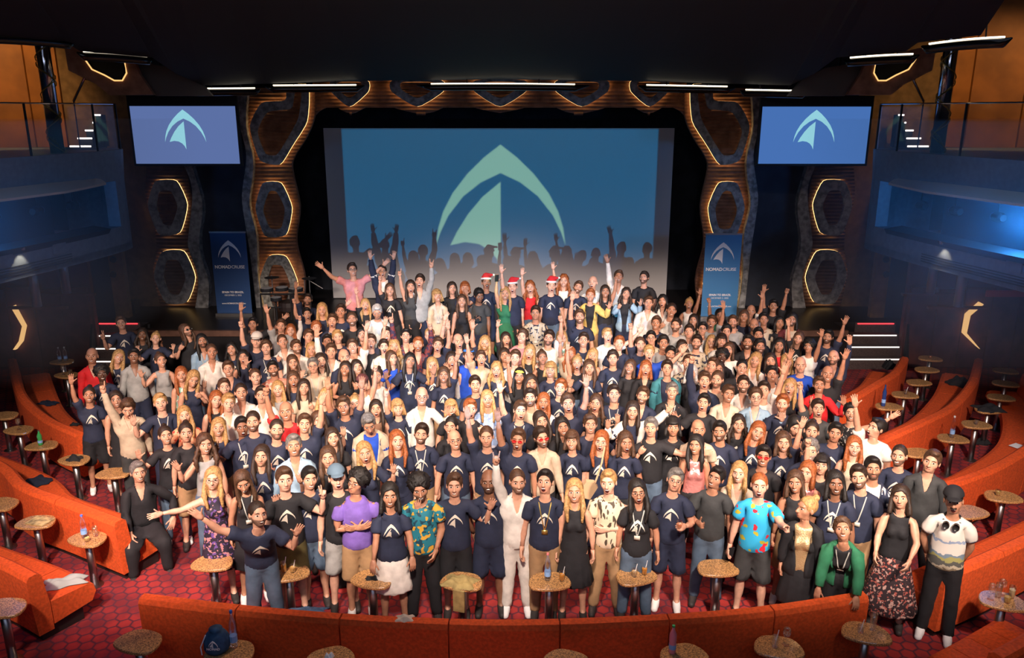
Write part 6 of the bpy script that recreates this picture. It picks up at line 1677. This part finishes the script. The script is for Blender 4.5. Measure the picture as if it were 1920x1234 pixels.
for i, p in enumerate(PEOPLE):
    fem = p['sex'] == 'F'; g = FIGS[int(fem)]
    e = empty('person', (0, 0, 0)); tag(e, LABS[i], 'person', 'crowd facing the camera')
    pit = p['pitch'] if p['pitch'] is not None else .17 + rs.uniform(-.06, .08)
    rol = p['roll'] if p['roll'] is not None else rs.normal(0, .07)
    yaw = p['yaw'] if p['yaw'] is not None else rs.normal(0, .12)
    lean = p['lean']
    T = pose(g, p['arms'], lean=(lean, 0), hyaw=yaw, hpitch=-(pit) + (-lean * .0), hroll=-rol, sit=p['sit'], stance=rs.uniform(.0, .06), rs=rs)
    hc = T[2][:, :3] @ np.array([0, -.02, 1.665]) + T[2][:, 3]
    sc = rs.uniform(.975, 1.035) * (.945 if fem else 1.0)
    u, v = (p['x'] - 960) / FPX, (617 - p['y']) / FPX
    d = ray(p['x'], p['y']); k = -d[2] / d[1]
    az = math.atan2(d[0], d[1])
    # where does somebody of this height have to stand so that the head is seen there
    best = None
    for st in range(0, 9):
        zf = .97 if st == 8 else .1212 * st
        for f_ in np.linspace(.93, 1.06, 14):
            hz = hc[2] * sc * f_ + zf; Dh = (CAMZ - hz) / k; xh = d[0] / d[1] * Dh
            Dr = Dh + (-hc[1]) * sc * f_; fl = zfloor(xh, Dr)
            err = abs(fl - zf) * 3 + abs(f_ - 1)
            if best is None or err < best[0]: best = (err, f_, zf, Dh, fl)
    _, f_, zf, Dh, fl = best; sc *= f_
    if abs(fl - zf) > .01:      # between two steps: keep the step, fit the height
        zf = fl; 
    xh = d[0] / d[1] * Dh; ang = -az
    ca, sa = math.cos(ang), math.sin(ang)
    ox, oy = hc[0] * sc, hc[1] * sc
    e.location = (xh - (ca * ox - sa * oy), Dh - (sa * ox + ca * oy), zf); e.rotation_euler = (0, 0, ang)
    hm = hair_m.get(p['hair'][1], hair_m['n'])
    Mw = Matrix.Translation(e.location) @ Matrix.Rotation(ang, 4, 'Z'); hw_ = []
    for s in (0, 1):
        sg = -1 if s == 0 else 1; q_ = T[5 + 13 * s][:, :3] @ np.array([sg * (g.W + .08), -.03, 1.43]) + T[5 + 13 * s][:, 3]; hw_.append(Mw @ Vector(q_ * sc))
    HANDW[int(p['x'])] = hw_
    skin_mesh('body', g.covered[{'A': 'T', 'B': 'T', 'Q': 'T', 'P': 'V' if p['top'][1] == 'k' else 'T'}.get(p['top'][0], p['top'][0]) + p['mouth']], T, [sk_m[p['skin']], M_eyew, M_iris, hm, lips[p['skin']], M_mouth, M_teeth], e, sc)
    def add(nm, key, m, par=None): return skin_mesh(nm, g.cloth[key], T, [m], par or e, sc)
    tp = p['top']; c = tp[1]; tm = clothmat(c)
    if tp[0] in 'ABQ': tm = PM[tp[0]]
    if tp[0] == 'P': tm = PM.get('P' + c, tm)
    for kk in ('Vt', 'To', 'Vp', 'Lm'):
        if tp == kk: tm = PM[kk]
    if tp == 'Tc': tm = PM['Tcoral']
    if p['x'] == 707: tm = PM['tie']
    if p['x'] == 399: tm = PM['Dkf']
    if p['x'] == 1788: tm = printed_tee()
    key = {'A': 'T', 'B': 'T', 'Q': 'T', 'P': 'V' if c == 'k' else 'T'}.get(tp[0], tp[0])
    nm = {'T': 't_shirt', 'L': 'shirt', 'V': 'sleeveless_top', 'J': 'jacket', 'D': 'dress'}[key]
    if tp[0] == 'J':
        add('undershirt', 'T' if p['under'] not in ('k', 'g') or p['sex'] == 'M' else 'V', PM['ig'] if p['under'] == 'g' else clothmat(p['under'] or 'k')); tob = add('jacket', 'J', tm)
    else: tob = add(nm, key, tm)
    if '*' in tp: add('chest_emblem', 'emblem', M_embl, tob)
    if key != 'D':
        bt = p['bot'] or ('T', 'T', 'S')[NB % 3] + 'njkkthjn'[(NB * 5) % 8]
        NB += 1
        bn = {'T': 'trousers', 'S': 'shorts', 'K': 'skirt', 'N': 'long_skirt'}[bt[0]]
        bm_ = PM['Nm'] if bt == 'Nm' else (mat('tan_cotton', (.36, .22, .11), .85, noise=.15, nscale=10) if bt[1] == 't' else clothmat(bt[1]))
        add(bn, bn, bm_)
    shm = M_bwhite if (i % 5 == 2 or p['x'] == 1788) else mat('shoe_dark', (.03, .025, .025), .6)
    add('shoe', 'shoe0', shm); add('shoe', 'shoe1', shm)
    h = p['hair'][0]; ex = p['ex']
    if h in HWORD: add('hair', 'hair_' + h, hm)
    elif h == 'C':
        cc = {'b': (.10, .16, .22), 'k': (.012, .012, .015), 'm': (.10, .03, .03), 'w': (.6, .56, .5)}[p['hair'][1]]
        add('hair', 'hair_z', hair_m['d']); add('cap', 'hair_cap', mat('cap_cloth_' + p['hair'][1], cc, .8))
    elif h == 'S': add('hair', 'hair_z', hair_m['n']); hat = add('santa_hat', 'hair_santa', M_santa); add('hat_brim', 'hair_brim', M_fur, hat)
    elif h in 'YI': add('hair', 'hair_l' if h == 'Y' else 'hair_s', hair_m['k' if h == 'Y' else 'n']); add('headband', 'hair_band', mat('headband_' + h, (.75, .80, .08) if h == 'Y' else (.03, .18, .55), .8))
    if 'B' in ex: add('beard', 'beard', beard_mat(p['hair'][1] if h != '0' else 'd', p['skin']))
    if 'M' in ex: add('moustache', 'moustache', hair_m['d'])
    if 'G' in ex: add('glasses', 'glasses', M_frame)
    if 'S' in ex: add('sunglasses', 'sunglasses', M_frame)
    if 'R' in ex: add('sunglasses', 'sunglasses', M_redlens)
    if 'H' in ex: add('headphones', 'headphones', M_frame)
    if 'L' in ex or 'N' in ex:
        lan = add('lanyard', 'lanyard', M_gold if 'N' in ex else M_strap)
        add('badge', 'badge', M_gold if 'N' in ex else M_badge, lan)

# ---------------------------------------------------------------- things held in hands
def held(name, x, s, lbl, cat, rz=0): return empty(name, tuple(HANDW[x][s]), rz, label=lbl, cat=cat)
def phone(x, s, lbl, rot=(.2, 0, .3)):
    e = held('mobile_phone', x, s, lbl, 'phone'); MB().box(-.037, .037, -.005, .005, -.07, .07).out('phone_case', M_black, e); MB().box(-.033, .033, .005, .0065, -.066, .066).out('display', mat('dark_display', (.02, .02, .03), .1), e); e.rotation_euler = rot
phone(947, 0, 'black phone held high by the woman in green'); phone(736, 1, 'phone in the hand of the person in royal blue'); phone(1424, 0, 'black phone in the lowered hand of the palm-shirted man')
cm = held('camera', 899, 0, 'black camera in the hands of the curly photographer', 'camera')
MB().box(-.07, .07, -.03, .03, -.045, .045).out('camera_body', M_black, cm); MB().tube([(0, -.03, 0), (0, -.11, 0)], .034, 12).out('lens', M_frame, cm); MB().box(-.025, .025, -.02, .02, .045, .065).out('viewfinder', M_black, cm)
gl_ = held('drinking_glass', 1266, 1, 'amber drink held by the grizzled man with glasses', 'glass')
MB().lathe([(.03, -.05), (.038, .07), (.036, .07), (.027, -.04)], n=12).out('glass_body', M_gl, gl_, True); MB().lathe([(.026, -.04), (.033, .04)], n=12).out('drink', mat('amber_drink', (.7, .18, .03), .2), gl_)
dp = PT(1103, 915, 8.75); cb = empty('crossbody_bag', tuple(dp), label='beige crossbody bag worn by the woman with strawberry hair', cat='bag')
MB().prism([(-.10, -.10), (.02, -.13), (.11, .03), (.07, .09), (-.03, .10), (-.12, -.02)], -.05, .03).out('bag_body', mat('beige_leather', (.50, .34, .20), .6), cb)
MB().tube([(.08, 0, .06), (.16, .06, .30), (.20, .16, .46)], .012, 6).out('strap', mat('beige_leather', (.5, .34, .2)), cb)

# ---------------------------------------------------------------- thin theatrical haze by the lit balcony slots
def haze(name, x0, x1, y0, y1, z0, z1, dens, lbl):
    m = bpy.data.materials.new(name); m.use_nodes = True; nt = m.node_tree; nt.nodes.clear()
    v = nt.nodes.new('ShaderNodeVolumeScatter'); v.inputs['Density'].default_value = dens; v.inputs['Color'].default_value = (.75, .85, 1, 1)
    v.inputs['Anisotropy'].default_value = .2
    o = nt.nodes.new('ShaderNodeOutputMaterial'); nt.links.new(v.outputs[0], o.inputs['Volume'])
    h = MB().box(x0, x1, y0, y1, z0, z1).out(name, m); tag(h, lbl, 'haze', kind='stuff')
haze('haze', -10.0, -6.2, 10.0, 16.5, 2.2, 5.6, .035, 'thin blue-lit haze before the left balcony slot')
haze('haze', 5.7, 10.0, 10.0, 16.5, 2.2, 5.6, .035, 'thin blue-lit haze before the right balcony slot')
